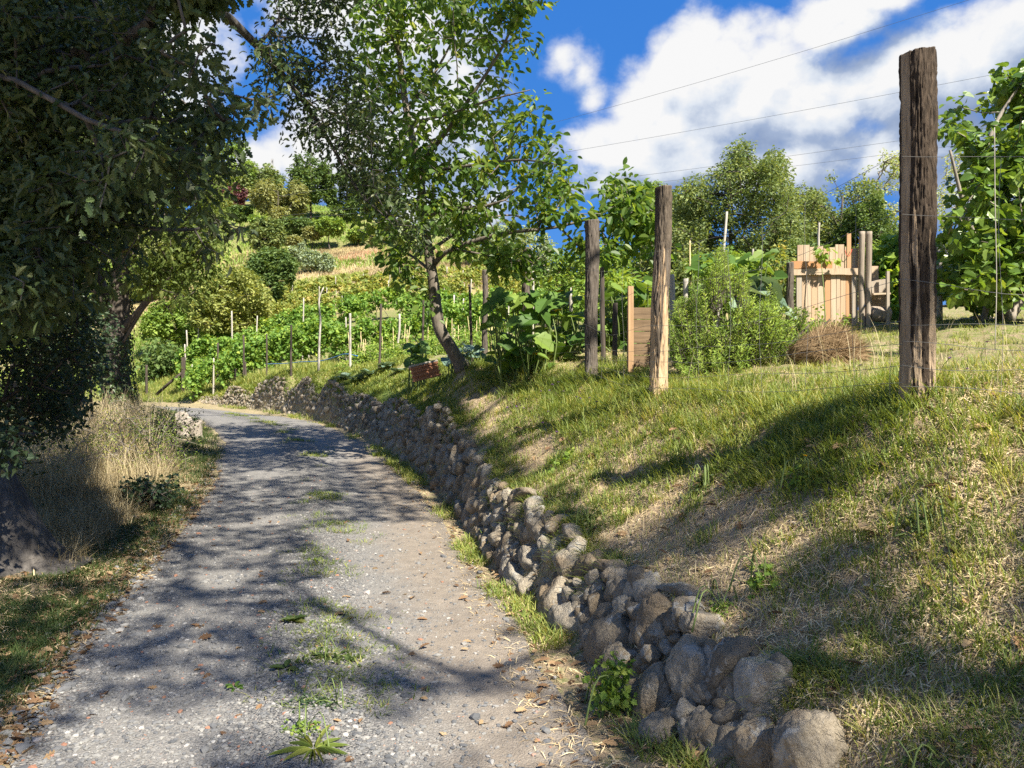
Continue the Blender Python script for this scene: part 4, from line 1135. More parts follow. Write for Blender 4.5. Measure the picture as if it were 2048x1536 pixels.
tree('poplar_tree', 'wispy pale tree showing between the tall post and the fig tree', 1925, 285, 560, 100, 42, 'far_birch', 404, 160, 16, .17, 'bark_pale', group=BG, poly=[(1870, 400), (1900, 300), (1940, 285), (1980, 330), (2000, 460), (1960, 560), (1890, 540)])
tree('oak_tree', 'mid green tree filling the gap between the broad oak and the olive green one', 1600, 375, 620, 150, 37, 'far_oak', 413, 320, 40, .16, group=BG, thr=.40)
tree('oak_tree', 'darker tree between the olive green one and the silvery one', 1735, 390, 620, 130, 33, 'far_dark', 414, 260, 40, .16, group=BG, thr=.40)
tree('oak_tree', 'dark tree left of the broad oak behind the crooked post', 1365, 400, 620, 140, 36, 'far_oak', 415, 300, 40, .16, group=BG, thr=.40)
tree('ash_tree', 'light green tree behind the second thick fence post', 1300, 362, 560, 120, 46, 'far_green', 405, 260, 26, .2, group=BG, poly=[(1245, 420), (1280, 370), (1310, 362), (1350, 380), (1370, 450), (1350, 540), (1260, 560), (1235, 500)])
tree('ash_tree', 'olive tinted bush below the light green tree, left of the broad oak', 1320, 450, 600, 150, 40, 'far_olive', 406, 200, 26, .2, group=BG)
tree('ash_tree', 'yellow green bush at the foot of the broad oak', 1440, 500, 620, 170, 27, 'tomato', 407, 220, 26, .13, group=BG)
tree('ash_tree', 'pale bush right of the gate under the silvery tree', 1800, 470, 620, 170, 30, 'far_green', 408, 240, 28, .15, group=BG)
tree('cypress_tree', 'small dark cypress showing behind the walnut branch', 1090, 470, 600, 40, 60, 'far_grey', 409, 90, 26, .3, group=BG)
tree('ash_tree', 'far grey green tree seen through the walnut crown', 1010, 450, 580, 150, 85, 'far_grey', 410, 160, 26, .5, group=BG)
tree('ash_tree', 'sunlit hedge tree beyond the squash plants', 1150, 500, 620, 150, 48, 'far_green', 411, 220, 26, .25, group=BG)
tree('ash_tree', 'yellowing hedge tree behind the third thick fence post', 1215, 480, 640, 130, 36, 'tomato', 412, 200, 26, .18, group=BG)

HB = 'hedge bushes behind the garden'
for k, (u, vt, w_, Y, m, lab) in enumerate([(1330, 520, 130, 25, 'far_oak', 'hedge bush behind the crooked post'), (1400, 510, 120, 27, 'far_green', 'hedge bush below the left side of the broad oak'), (1530, 500, 150, 26, 'far_oak', 'hedge bush between the broad oak and the gate'), (1610, 480, 130, 29, 'far_dark', 'dark hedge bush behind the upper planks of the gate'), (1700, 500, 140, 27, 'far_oak', 'hedge bush behind the split gate post'), (1860, 480, 170, 24, 'far_dark', 'dark hedge bush between the tall post and the fig tree'), (1950, 520, 170, 22, 'far_dark', 'dark hedge bush under the fig tree'), (1240, 560, 120, 26, 'far_green', 'hedge bush left of the crooked post')]):
    tree('hedge_bush', lab, u, vt, 680, w_, Y, m, 420 + k, 150, 30, .16, cat='bush', group=HB, thr=.38)
# fig tree at the right edge
rg = np.random.default_rng(105)
fb = on_ground(2010, 11.0)
root = thing('fig_tree', 'large leaved fig tree filling the right edge behind the tall post', 'tree', fb)
ta = Acc(); FL = []
for pts, r0 in [([fb, fb + (-.12, 0, .5), at(1975, 560, 10.9), at(1965, 470, 10.8), at(1960, 350, 10.6), at(1990, 250, 10.6), at(2040, 170, 10.6)], .10),
                ([fb + (.1, .1, 0), at(2040, 560, 11.2), at(2080, 400, 11.4), at(2110, 200, 11.4)], .09),
                ([fb + (.0, -.1, .3), at(1960, 500, 10.2), at(1930, 420, 10.0), at(1900, 300, 9.9)], .06),
                ([fb + (.2, .2, .1), at(2100, 520, 11.5), at(2180, 400, 11.8)], .08)]:
    l = limb(pts, r0, .015, 18); FL.append(l); ta.tube(l[0], l[1], 9, .5, bump=.08, seed=33)
def shades_gate(p):
    g = p - SUNV * ((p[:, 1:2] - 11.0) / SUNV[1])
    return (p[:, 1] < 11) & (g[:, 0] > 3.6) & (g[:, 0] < 5.5) & (g[:, 2] > 2.2) & (g[:, 2] < 4.3)
fp = sample_poly([(1880, 250), (1905, 205), (1960, 225), (1970, 170), (2010, 150), (2060, 140), (2250, 120), (2250, 600), (2040, 580), (1990, 620), (1960, 600), (1900, 590), (1880, 560), (1875, 520), (1890, 460), (1880, 390), (1930, 360), (1950, 300), (1905, 290)], 560,
                 lambda u, v, r: 10.8 + r.normal(0, .75, len(u)).clip(-1.3, 1.5), rg, lambda p: clumpy(p, 1.3, .49, 43) & ~shades_gate(p))
A_, par_, R_, fx = grow(FL, fp, .05, .35, .2, rg, .006, .4)
twig_mesh(ta, A_, par_, R_, fx, 5)
ta.build('trunk', MAT['bark_pale'], root)
la = Acc(); clusters(fp, 15, .22, .115, SQUASH, la, .45, .75, rg)
la.build('crown', MAT['fig'], root)

# ------------------------------------------------------------------ fence posts, stakes, gate and garden
def round_post(u_b, v_b, Y, v_top, width_px, mat, label, seed, u_top=None, name='fence_post', group=None, bark_cut=.3, sides=56, rings=90, crook=.012, flat=None, taper=.9, cat='post', lumps=.10, bury=.12):
    rg = np.random.default_rng(seed)
    b = at(u_b, v_b, Y); b[2] = min(b[2], ground(b[0], b[1]) + .02)
    t_ = at(u_b if u_top is None else u_top, v_top, Y)
    H = t_[2] - b[2]; r = width_px / FPX * Y / 2
    hh = np.linspace(-bury, H, rings)
    th = np.linspace(0, 2 * PI, sides, endpoint=False)
    cx = np.interp(hh, [0, H], [0, t_[0] - b[0]]) + crook * (fbm(np.stack([hh * 1.4, hh * 0 + seed, hh * 0], -1), 2, seed) - .5) * 2
    cy = crook * (fbm(np.stack([hh * 1.4, hh * 0 + seed + 9, hh * 0], -1), 2, seed + 1) - .5) * 2
    rr = r * np.interp(hh, [-bury, 0, .08 * H, H], [1.12, 1.08, 1.0, taper])
    HH, TH = np.meshgrid(hh, th, indexing='ij')
    circ = np.stack([np.cos(TH) * r * 10, np.sin(TH) * r * 10, HH * 1.3], -1)
    fis = fbm(np.stack([np.cos(TH) * r * 62, np.sin(TH) * r * 62, HH * 3.6], -1), 4, seed + 2, .6)
    shred = fbm(np.stack([np.cos(TH) * r * 110, np.sin(TH) * r * 110, HH * 8], -1), 3, seed + 8, .6)
    low = fbm(circ, 3, seed + 3)
    bark = np.clip((HH / H - bark_cut) * 2.2 + (fbm(np.stack([np.cos(TH) * r * 30, np.sin(TH) * r * 30, HH * 2.2], -1), 4, seed + 4) - .5) * 3.4 + .5, 0, 1)
    if flat is not None:                     # a sawn face on one side
        fa, fw = flat
        onf = np.cos(TH - fa) > fw + (fbm(np.stack([HH * 2.2, TH * 0 + seed, TH * 0], -1), 3, seed + 6) - .5) * .10
        bark = np.where(onf, .14, bark)
    RR = rr[:, None] * (1 + lumps * (low - .5) * 2) - np.where(bark > .5, .22, .09) * r * 2 * np.abs(fis - .5) * 2 - np.where(bark > .3, .42, .16) * r * np.abs(shred - .5) + bark * .10 * r
    if flat is not None:
        RR = np.where(onf, rr[:, None] * (.955 + .05 * (fis - .5)), RR)
    top = HH + np.where(HH >= H - 1e-6, (low - .5) * .10 * r * 3 + np.cos(TH - .6) * r * .12, 0)
    v = np.stack([b[0] + cx[:, None] + RR * np.cos(TH), b[1] + cy[:, None] + RR * np.sin(TH), b[2] + top], -1)
    a = Acc()
    i = np.arange(rings - 1)[:, None] * sides; k = np.arange(sides)[None]; k2 = (k + 1) % sides
    f = np.stack([i + k, i + k2, i + sides + k2, i + sides + k], -1).reshape(-1, 4)
    # top: two inner rings and a centre
    last = v[-1]; ctr = last.mean(0)
    r1 = ctr + (last - ctr) * .92 + (0, 0, .004); r2 = ctr + (last - ctr) * .45 + (0, 0, .006)
    vv = np.concatenate([v.reshape(-1, 3), r1, r2, (ctr + (0, 0, .005))[None]])
    o0 = (rings - 1) * sides; o1 = rings * sides; o2 = o1 + sides; oc = o2 + sides
    kk = np.arange(sides); kk2 = (kk + 1) % sides
    l = list(f.ravel()) + list(np.stack([o0 + kk, o0 + kk2, o1 + kk2, o1 + kk], -1).ravel()) + list(np.stack([o1 + kk, o1 + kk2, o2 + kk2, o2 + kk], -1).ravel()) + list(np.stack([o2 + kk, o2 + kk2, np.full(sides, oc)], -1).ravel())
    tt = [4] * len(f) + [4] * sides * 2 + [3] * sides
    rn = np.concatenate([bark.ravel(), np.full(2 * sides + 1, .45)])
    a.add(vv, l, tt, rn, False)
    o = a.build(name, MAT[mat], None, b)
    o.data.polygons.foreach_set('use_smooth', np.ones(len(o.data.polygons), bool))
    return tag(o, label, cat, group)
FG = 'thick round posts of the garden fence'
round_post(1835, 787, 4.30, 106, 64, 'post', 'tallest thick fence post with dark shaggy bark and bare wood at its foot', 501, group=FG, bark_cut=.20, flat=(PI * 1.06, .91), sides=140, rings=260, crook=.006, taper=.98, lumps=.09)
round_post(1314, 782, 7.30, 374, 36, 'post_grey', 'crooked fence post with grey bark above and pale peeled wood below, beside the rosemary', 502, u_top=1326, group=FG, bark_cut=.42, sides=90, rings=170, crook=.040, taper=.90, lumps=.17)
round_post(1182, 745, 9.76, 441, 25, 'post_old', 'weathered grey fence post with a thick head, left of the low plank panel', 503, u_top=1184, group=FG, bark_cut=-.1, sides=72, rings=110, taper=1.12)
round_post(1050, 720, 13.6, 496, 18, 'post_old', 'grey fence post rising out of the squash leaves', 504, u_top=1055, group=FG, bark_cut=-.1, sides=40, rings=70)
round_post(970, 725, 16.5, 540, 12, 'post_old', 'thin dark fence post between the walnut trunk and the squash leaves', 505, group=FG, bark_cut=-.2, sides=32, rings=60)
SG = 'thin stakes of the far fence'
STK = [(943, 730, 15.5, 570, 8, 'stake_dark', 'thin dark stake right of the walnut trunk', 938), (845, 745, 17.5, 592, 7, 'stake_dark', 'thin dark stake standing behind the clay block', 847),
       (759, 727, 20.5, 608, 7, 'stake_dark', 'straight dark stake, second left of the walnut trunk', 762), (700, 735, 22.5, 627, 7, 'stake_grey', 'brownish square stake, third left of the walnut trunk', None),
       (582, 745, 28, 650, 6, 'stake_dark', 'dark stake just left of the pale crooked one', None), (533, 752, 31, 668, 5, 'stake_dark', 'slim dark stake over the middle of the far wall', None),
       (487, 757, 34, 670, 6, 'stake_dark', 'dark stake with a short stub beside it', None), (436, 767, 38, 686, 6, 'stake_dark', 'dark stake above the far end of the stone wall', None),
       (408, 770, 39.2, 720, 5, 'stake_dark', 'short stake next to the braced end post', None), (491, 757, 33.6, 724, 7, 'stake_dark', 'short stub touching the dark stake over the far wall', None),
       (470, 757, 35, 738, 6, 'stake_dark', 'lowest stub of the far fence', None), (293, 790, 42, 730, 7, 'stake_dark', 'stake right of the ivy clad trunk', None)]
for k, (u, v, Y, vt, w_, m, lab, ut) in enumerate(STK):
    round_post(u, v, Y, vt, w_ * .72, m, lab, 520 + k, ut, 'fence_stake', SG, -.5, 10, 16, .02, cat='stake')
# the crooked pale stake
def stick(pts, r0, r1, mat, name, label, cat, group=None, sides=7, seed=0, n=14):
    s_ = spline(pts, n); b = s_[0].copy()
    a = Acc().tube(s_, np.linspace(r0, r1, n), sides, .3, bump=.15, seed=seed)
    return tag(a.build(name, MAT[mat], None, b), label, cat, group)
stick([at(637, 745, 25), at(639, 680, 25), at(641, 640, 25), at(638, 600, 25), at(647, 575, 25)], .042, .022, 'stake_grey', 'fence_stake', 'pale crooked forked stake of the far fence', 'stake', SG)
p = at(367, 780, 40)
root = thing('end_post', 'stout dark end post with a slanting brace at the bend', 'post', p)
Acc().box(p + np.array((0, 0, .75)), (.085, .085, .95), None, .2, .015).build('post', MAT['stake_dark'], root)
q0 = at(365, 745, 40); q1 = at(313, 789, 40.5); 
Acc().tube([q0, (q0 + q1) / 2 + (0, 0, .03), q1], [.07, .075, .08], 9, .3).build('brace', MAT['stake_dark'], root)

# wire netting between the thick posts
F_P = [at(2420, 800, 3.55), at(1835, 785, 4.30), at(1314, 780, 7.30), at(1182, 742, 9.76), at(1050, 735, 13.6), at(970, 728, 16.5)]
for q in F_P: q[2] = ground(q[0], q[1])
root = thing('wire_fence', 'slack galvanised wire netting strung between the thick posts', 'wire fence', (F_P[1] + F_P[2]) / 2)
rw = np.random.default_rng(55)
for h in (.06, .17, .29, .40, .64, 1.01, 1.33):
    a = Acc()
    for i in range(len(F_P) - 1):
        A0, B0 = F_P[i], F_P[i + 1]
        ty = np.linspace(0, 1, 16)
        line = A0 + (B0 - A0) * ty[:, None] + np.array((0, 0, h)) + np.stack([np.zeros(16), np.zeros(16), -np.sin(ty * PI) * (.10 if h > .5 else .03)], -1)
        line[:, 2] += np.sin(ty * 9 + h * 20) * .012
        line[:, :2] += np.array((-.11, -.05)) * (1 if i < 3 else .5)
        a.tube(line, .0014, 4, .5, False)
    a.build('horizontal_wire', MAT['wire'], root)
for i, f in [(0, .3), (0, .62), (1, .12), (1, .26), (1, .42), (1, .55), (1, .70), (1, .86), (2, .3), (2, .65)]:
    q = F_P[i] + (F_P[i + 1] - F_P[i]) * f
    q[:2] += (-.11, -.05)
    hh = np.linspace(.02, 1.33, 8)
    pts = q + np.stack([np.sin(hh * 5 + f * 20) * .012, hh * 0, hh - .07 * math.sin(f * PI) * hh], -1)
    Acc().tube(pts, .0012, 4, .5, False).build('upright_wire', MAT['wire'], root)
stick([at(1990, 700, 6.0), at(1993, 560, 6.0), at(1990, 400, 6.0), at(1989, 255, 6.0)], .0035, .0035, 'stake_grey', 'string', 'pale upright string hanging in front of the fig tree', 'string')

# --- plank gate -------------------------------------------------------------------
GY_ = 11.0
def gat(u, v, dy=0.0): return at(u, v, GY_ + dy)
def board(acc, u0, u1, v0, v1, rnd, dy=0.0, th=.022, tilt=0.0, jag=0.0):
    c = (gat(u0, v0, dy) + gat(u1, v1, dy)) / 2
    half = ((u1 - u0) / FPX * GY_ / 2 - .0016, th / 2, (v1 - v0) / FPX * GY_ / 2)
    R = np.array([[math.cos(tilt), 0, -math.sin(tilt)], [0, 1, 0], [math.sin(tilt), 0, math.cos(tilt)]])
    acc.box(c, half, R, rnd, .003)
gb = gat(1657, 652); gb[2] = ground(gb[0], gb[1])
root = thing('plank_gate', 'homemade garden gate of pale and orange sawn planks', 'gate', gb)
a = Acc(); rb = np.random.default_rng(61)
us = [1603, 1610, 1622, 1635, 1649, 1661, 1672, 1680, 1691, 1702]
tones = [.30, .48, .62, .52, .80, .50, .42, .60, .78]
for k in range(9):
    board(a, us[k], us[k + 1], 548, 652 + rb.uniform(-2, 3), tones[k], rb.uniform(-.006, .006), .02, rb.normal(0, .004))
a.build('lower_planks', MAT['plank'], root)
a = Acc()
us = [1594, 1607, 1619, 1632, 1646, 1658, 1670, 1677, 1688]
tones = [.33, .46, .55, .38, .66, .45, .52, .40]; tops = [490, 490, 494, 492, 497, 495, 489, 489]
for k in range(8):
    board(a, us[k], us[k + 1], tops[k], 545, tones[k], .03 + rb.uniform(-.006, .006), .02, rb.normal(0, .006))
board(a, 1689, 1692, 494, 545, .35, .035)
a.build('upper_planks', MAT['plank'], root)
board(a2 := Acc(), 1693, 1702, 467, 545, .74, .028, .022); a2.build('tall_slat', MAT['plank'], root)
board(a2 := Acc(), 1703, 1716, 497, 545, .10, .03); a2.build('grey_slat', MAT['plank'], root)
board(a2 := Acc(), 1592, 1603, 545, 650, .12, -.02, .035); a2.build('stile', MAT['plank'], root)
board(a2 := Acc(), 1702.5, 1715, 550, 652, .06, -.02, .035, .008); a2.build('stile', MAT['plank'], root)
def hboard(acc, u0, u1, v0, v1, rnd, dy, th, rot=0.0):
    """a board lying along the gate: grain runs along it"""
    c = (gat(u0, v0, dy) + gat(u1, v1, dy)) / 2
    L = (u1 - u0) / FPX * GY_ / 2; h = (v1 - v0) / FPX * GY_ / 2
    n = 14; x = np.linspace(-L, L, n)
    edge = (fbm(np.stack([x * 9, x * 0 + rnd * 50, x * 0], -1), 3, 3) - .5) * h * .5
    yv = np.array([-th / 2, th / 2]); V = []
    for i in range(n):
        V += [(x[i], yv[0], -h + edge[i]), (x[i], yv[1], -h + edge[i]), (x[i], yv[1], h + edge[-i - 1]), (x[i], yv[0], h + edge[-i - 1])]
    V = np.array(V); R = np.array([[math.cos(rot), 0, -math.sin(rot)], [0, 1, 0], [math.sin(rot), 0, math.cos(rot)]])
    V = V @ R.T + c; l = []; t = []
    for i in range(n - 1):
        for j in range(4):
            l += [i * 4 + j, i * 4 + (j + 1) % 4, (i + 1) * 4 + (j + 1) % 4, (i + 1) * 4 + j]; t.append(4)
    l += [0, 3, 2, 1] + [(n - 1) * 4 + j for j in range(4)]; t += [4, 4]
    acc.add(V, l, t, rnd)
a2 = Acc(); hboard(a2, 1582, 1664, 523, 538, .93, -.035, .03, -.01); a2.build('top_rail', MAT['plank'], root)
a2 = Acc(); hboard(a2, 1584, 1716, 537.5, 550, .44, -.045, .035, .012); tag(a2.build('cross_rail', MAT['plank'], root), 'pale knotty cross rail')
Acc().tube(spline([gat(1690, 500, -.01), gat(1693, 510, -.03), gat(1698, 512, -.03), gat(1702, 505, -.03), gat(1704, 498, -.01)], 14), .004, 5).build('tie', MAT['red_string'], root)
round_post(1579, 655, 10.9, 525, 15, 'post_old', 'left gate post with a rounded top', 551, 1580, 'gate_post', 'posts of the plank gate', -.1, 40, 60, cat='gate post')
rp = gat(1730, 655, -.06); rp[2] = ground(rp[0], rp[1])
root = thing('gate_post', 'right gate post split from top to bottom by a dark crack', 'gate post', rp, 'posts of the plank gate')
for du, w_, sd in ((-6.5, 11.5, 3), (6.8, 11.5, 4)):
    H = gat(0, 465)[2] - rp[2]
    n = 30; hh = np.linspace(-.1, H, n); s_ = rp + np.stack([(du + 1.2 * np.sin(hh * 3 + sd)) / FPX * GY_ + 0 * hh, 0 * hh, hh], -1)
    Acc().tube(s_, w_ / FPX * GY_ / 2, 18, .55, bump=.10, seed=sd, bscale=9).build('half_log', MAT['grey_log'], root)
# little bin of boards right of the gate
bb = gat(1758, 652, .1); bb[2] = ground(bb[0], bb[1])
root = thing('board_bin', 'small bin knocked together from offcut boards beside the split gate post', 'bin', bb)
a2 = Acc(); board(a2, 1742, 1757, 532, 575, .55, .15); a2.build('side_board', MAT['plank'], root)
a2 = Acc(); hboard(a2, 1742, 1775, 560, 586, .10, .05, .03, .12); a2.build('front_board', MAT['plank'], root)
a2 = Acc(); hboard(a2, 1742, 1776, 587, 590.5, .5, -.02, .16, .03); a2.build('shelf', MAT['plank'], root)
a2 = Acc(); hboard(a2, 1742, 1775, 590, 614, .28, .22, .03); a2.build('back_board', MAT['plank'], root)
lg = spline([gat(1741, 628, 0), gat(1757, 629, 0), gat(1777, 631, 0)], 16)
Acc().tube(lg, .105, 20, .4, bump=.2, seed=8, bscale=12).build('log', MAT['grey_log'], root)
a2 = Acc(); board(a2, 1772, 1778.5, 543, 655, .07, -.09, .04); a2.build('stake', MAT['plank'], root)
round_post(1877, 655, 11.6, 479, 13, 'stake_grey', 'pale grey birch stake just right of the tall dark post', 555, 1878, 'garden_stake', None, -.5, 24, 50, .02, cat='stake', taper=1.0)
stick([at(1880, 480, 11.5), at(1925, 560, 11.3), at(1970, 630, 11.0), at(1975, 640, 11.0)], .012, .014, 'stake_grey', 'pole', 'thin pale pole slanting under the fig tree', 'pole')
stick([at(1965, 650, 10.9), at(1975, 600, 10.9), at(1983, 540, 10.9)], .03, .06, 'bark_pale', 'pole', 'pale grey prop leaning against the fig tree', 'pole')

# --- low plank panel by the second thick post ---------------------------------------
pb = at(1285, 740, 9.0); pb[2] = ground(pb[0], pb[1])
root = thing('board_fence', 'low panel of horizontal boards between the grey headed post and the rosemary', 'board fence', pb)
a = Acc(); rb = np.random.default_rng(62)
for k in range(5):
    z0 = 615 + k * 24
    c = at(1288, z0 + 11.5, 9.05)
    a.box(c, (.20, .012, .066), yaw_frames(np.array([rb.normal(0, .02)]))[0], rb.uniform(.76, .90), .004)
a.build('boards', MAT['plank_shaded'], root)
c = (at(1261, 575, 8.98) + at(1261, 742, 8.98)) / 2
Acc().box(c, (.032, .03, .5), None, .3, .004).build('upright', MAT['batten'], root)
GSG = 'odd stakes standing about the garden'
for k, (u, v, Y, vt, w_, m, lab, ut) in enumerate([
    (1207, 735, 11, 535, 10, 'stake_dark', 'split topped stake between the grey headed post and the plank panel', 1203), (1230, 735, 10.2, 607, 11, 'stake_dark', 'short dark stake left of the plank panel', None),
    (1345, 640, 9.6, 550, 12, 'stake_grey', 'grey brown stake just right of the crooked post', 1342), (1372, 640, 11.0, 558, 12, 'stake_grey', 'thick grey stake left of the rosemary', None), (1380, 620, 12, 482, 4, 'cane', 'thin cane rising left of the rosemary', None),
    (1432, 640, 10.5, 424, 6, 'stake_grey', 'long stake leaning right above the rosemary', 1452), (1639, 560, 14.5, 446, 5, 'stake_grey', 'thin pole behind the gate', 1638), (1540, 610, 12.5, 525, 9, 'stake_dark', 'dark stake left of the gate post', None),
    (1141, 650, 14, 588, 8, 'stake_grey', 'sunlit stub behind the squash leaves', None), (1505, 560, 13, 498, 5, 'stake_grey', 'grey stake tip left of the gate', None), (1520, 570, 14, 512, 5, 'stake_grey', 'grey stake tip nearest the gate post', None),
    (1065, 640, 19, 520, 6, 'stake_grey', 'slim pale stake behind the post in the squash leaves', None)]):
    round_post(u, v, Y, vt, w_, m, lab, 560 + k, ut, 'garden_stake', GSG, -.5, 14, 24, .02, cat='stake')

# --- the clay block propped at the foot of the walnut ----------------------------------
cb = at(852, 757, 13.6); cb[2] = ground(cb[0], cb[1])
root = thing('clay_block', 'tilted ribbed block of red fired clay with a mortared top below the walnut', 'clay block', cb)
tilt = math.radians(14); R = np.array([[math.cos(tilt), 0, -math.sin(tilt)], [0, 1, 0], [math.sin(tilt), 0, math.cos(tilt)]]) @ yaw_frames(np.array([.22]))[0]
a = Acc(); c0 = at(850, 742, 13.6)
for k in range(7):
    a.box(c0 + R @ np.array((0, 0, -.125 + k * .036)), (.245 - .018 * (k % 2), .13 - .018 * (k % 2), .0175), R, .5, .008)
a.build('ribbed_body', MAT['tile'], root)
Acc().box(c0 + R @ np.array((0, 0, .130)), (.25, .135, .017), R, .5, .008).build('mortar_top', MAT['mortar'], root)

# --- hay heap -----------------------------------------------------------------------
rg = np.random.default_rng(71)
hb = on_ground(1636, 7.6)
root = thing('hay_heap', 'heap of brown cut stalks in front of the plank gate', 'heap', hb)
v, f = ico(4)
vv = v * np.array((.27, .26, .18)) * (1 + .6 * (fbm(v * 2.2, 3, 5) - .5))[:, None]
vv = vv[:, :] + hb + (0, 0, .07)
Acc().add(vv, [i for q in f for i in q], [3] * len(f), .2, True).build('core', MAT['hay'], root)
n = 9000
d = rand_dirs(n, rg); d[:, 2] = np.abs(d[:, 2]) * 1.1 - .25
p = hb + (0, 0, .07) + unit(d) * np.array((.27, .26, .18)) * (.70 + .45 * rg.uniform(0, 1, n) + .6 * (fbm(unit(d) * 2.2, 3, 5) - .5))[:, None]
tng = unit(np.cross(d, rand_dirs(n, rg)) + np.array((.8, 0, .2)) + unit(d) * .18)
a = Acc(); a.scatter(([(0, -.012, 0), (.5, -.010, .05), (1, 0, 0), (.5, .010, .05), (0, .012, 0)], [[0, 1, 2, 3, 4]]), p, frames(tng, d), rg.uniform(.10, .28, n), rg.uniform(0, 1, n))
a.build('stalks', MAT['hay'], root)

# --- rosemary -----------------------------------------------------------------------
rg = np.random.default_rng(72)
rbx = on_ground(1440, 8.3)
root = thing('rosemary_bush', 'large bright green rosemary bush spreading right of the crooked post', 'bush', rbx)
outl = [(1345, 730), (1335, 660), (1350, 600), (1375, 590), (1390, 545), (1415, 560), (1430, 500), (1445, 480), (1465, 540), (1490, 530), (1510, 580), (1545, 570), (1560, 610), (1610, 610), (1650, 650), (1600, 680), (1560, 700), (1540, 740), (1450, 755), (1380, 755)]
tips = sample_poly(outl, 1150, lambda u, v, r: 8.3 + r.normal(0, .42, len(u)).clip(-.75, .7), rg, lambda p: clumpy(p, 2.8, .52, 71))
tips = tips[tips[:, 2] > terrain(tips[:, 0], tips[:, 1]) + .05]
core = rbx + np.stack([rg.normal(0, .35, 8), rg.normal(0, .18, 8), rg.uniform(0, .05, 8)], -1)
dirs = unit((tips - rbx) * np.array((.7, .7, 1)) + np.array((0, 0, .55)) + rg.normal(0, .12, tips.shape))
ln = rg.uniform(.18, .46, len(tips))
base_ = tips - dirs * ln[:, None]
ta = Acc(); ta.segs(base_, tips, np.full(len(tips), .0035), np.full(len(tips), .0015), 4)
L_ = [(np.stack([c - (0, 0, .05), c + (rg.normal(0, .1), 0, .2), c + (rg.normal(0, .3), rg.normal(0, .2), .45)]), np.array([.022, .015, .009])) for c in core]
for l in L_: ta.tube(l[0], l[1], 6)
A_, par_, R_, fx = grow(L_, base_[rg.choice(len(base_), 380, False)], .04, .25, .2, rg, .003, .4); twig_mesh(ta, A_, par_, R_, fx, 4)
ta.build('stems', MAT['bark'], root)
NEED = ([(0, 0, 0), (.5, .10, .05), (1, 0, -.05), (.5, -.10, .05)], [[0, 1, 2, 3]])
la = Acc(); m = 34
tt = rg.uniform(.05, 1.02, (len(tips), m)); pp = (base_[:, None] + (tips - base_)[:, None] * tt[..., None]).reshape(-1, 3)
dd = np.repeat(dirs, m, 0); rd = rand_dirs(len(dd), rg); sd = unit(rd - dd * np.sum(rd * dd, 1, keepdims=True))
ld = unit(dd * .65 + sd)
la.scatter(NEED, pp, frames(ld, dd + rg.normal(0, .3, dd.shape)), rg.uniform(.032, .060, len(pp)), np.clip(np.repeat(rg.uniform(.1, .8, len(tips)), m) + rg.normal(0, .12, len(pp)), 0, 1))
la.build('foliage', MAT['rosemary'], root)

# --- squash, pumpkins and other garden plants --------------------------------------------
def squash_plant(label, pts, size, mat, seed, name='squash_plant', stakes=0, yellow=0):
    rg = np.random.default_rng(seed)
    c = pts.mean(0); b = c.copy(); b[2] = ground(c[0], c[1])
    root = thing(name, label, 'plant', b, 'big leaved plants of the garden')
    a = Acc()
    for q in pts:
        g0 = np.array((b[0] * .35 + q[0] * .65 + rg.normal(0, .08), b[1] * .35 + q[1] * .65 + rg.normal(0, .08), 0)); g0[2] = ground(g0[0], g0[1])
        a.tube(spline([g0, (g0 + q) / 2 + rg.normal(0, .05, 3), q], 6), [.012, .012, .011, .010, .009, .007], 5, cap=False)
    a.build('stems', MAT['stem'], root)
    la = Acc(); n = len(pts); az = rg.uniform(0, 2 * PI, n)
    d = np.stack([np.cos(az), np.sin(az) - .5, rg.normal(-.25, .3, n)], -1)
    nr = np.stack([rg.normal(0, .45, n), rg.normal(-.45, .35, n), np.ones(n)], -1)
    la.scatter(SQUASH, pts, frames(d, nr), size * rg.uniform(.55, 1.15, n), rg.uniform(0, .95, n))
    la.build('leaves', MAT[mat], root)
    for k in range(yellow):
        q = pts[rg.integers(n)] + np.array((0, -.1, .04)); fa = Acc()
        for j in range(5):
            fa.scatter(ELL, [q], frames(np.array([[math.cos(j * 1.256), math.sin(j * 1.256), .7]]), np.array([[0, -.2, 1.]])), [.10], [.5])
        fa.build('flower', MAT['yellow'], root)
rg = np.random.default_rng(73)
squash_plant('tall squash plant with big sunlit lobed leaves right of the walnut trunk', sample_poly([(975, 600), (1010, 560), (1070, 560), (1120, 600), (1110, 680), (1060, 740), (1000, 745), (975, 690)], 70, lambda u, v, r: r.uniform(11.0, 12.6, len(u)), rg), .27, 'squash', 74, yellow=3)
squash_plant('dense dark squash plant between the walnut and the grey headed post', sample_poly([(1080, 580), (1150, 570), (1180, 640), (1175, 735), (1060, 735), (1070, 660)], 75, lambda u, v, r: r.uniform(11.2, 13, len(u)), rg), .25, 'squash', 75, yellow=2)
squash_plant('squash plant behind the short dark stakes', sample_poly([(1190, 580), (1300, 560), (1310, 640), (1290, 700), (1200, 700)], 95, lambda u, v, r: r.uniform(11, 13, len(u)), rg), .25, 'squash', 76)
squash_plant('squash plant with big leaves behind the rosemary', sample_poly([(1370, 520), (1440, 500), (1560, 510), (1560, 600), (1400, 600)], 80, lambda u, v, r: r.uniform(10.6, 12.2, len(u)), rg), .27, 'squash', 77, yellow=1)
squash_plant('grey green cabbage like plant left of the gate post', sample_poly([(1490, 560), (1560, 560), (1575, 620), (1560, 650), (1490, 640)], 30, lambda u, v, r: r.uniform(9.8, 10.4, len(u)), rg), .30, 'cabbage', 78)
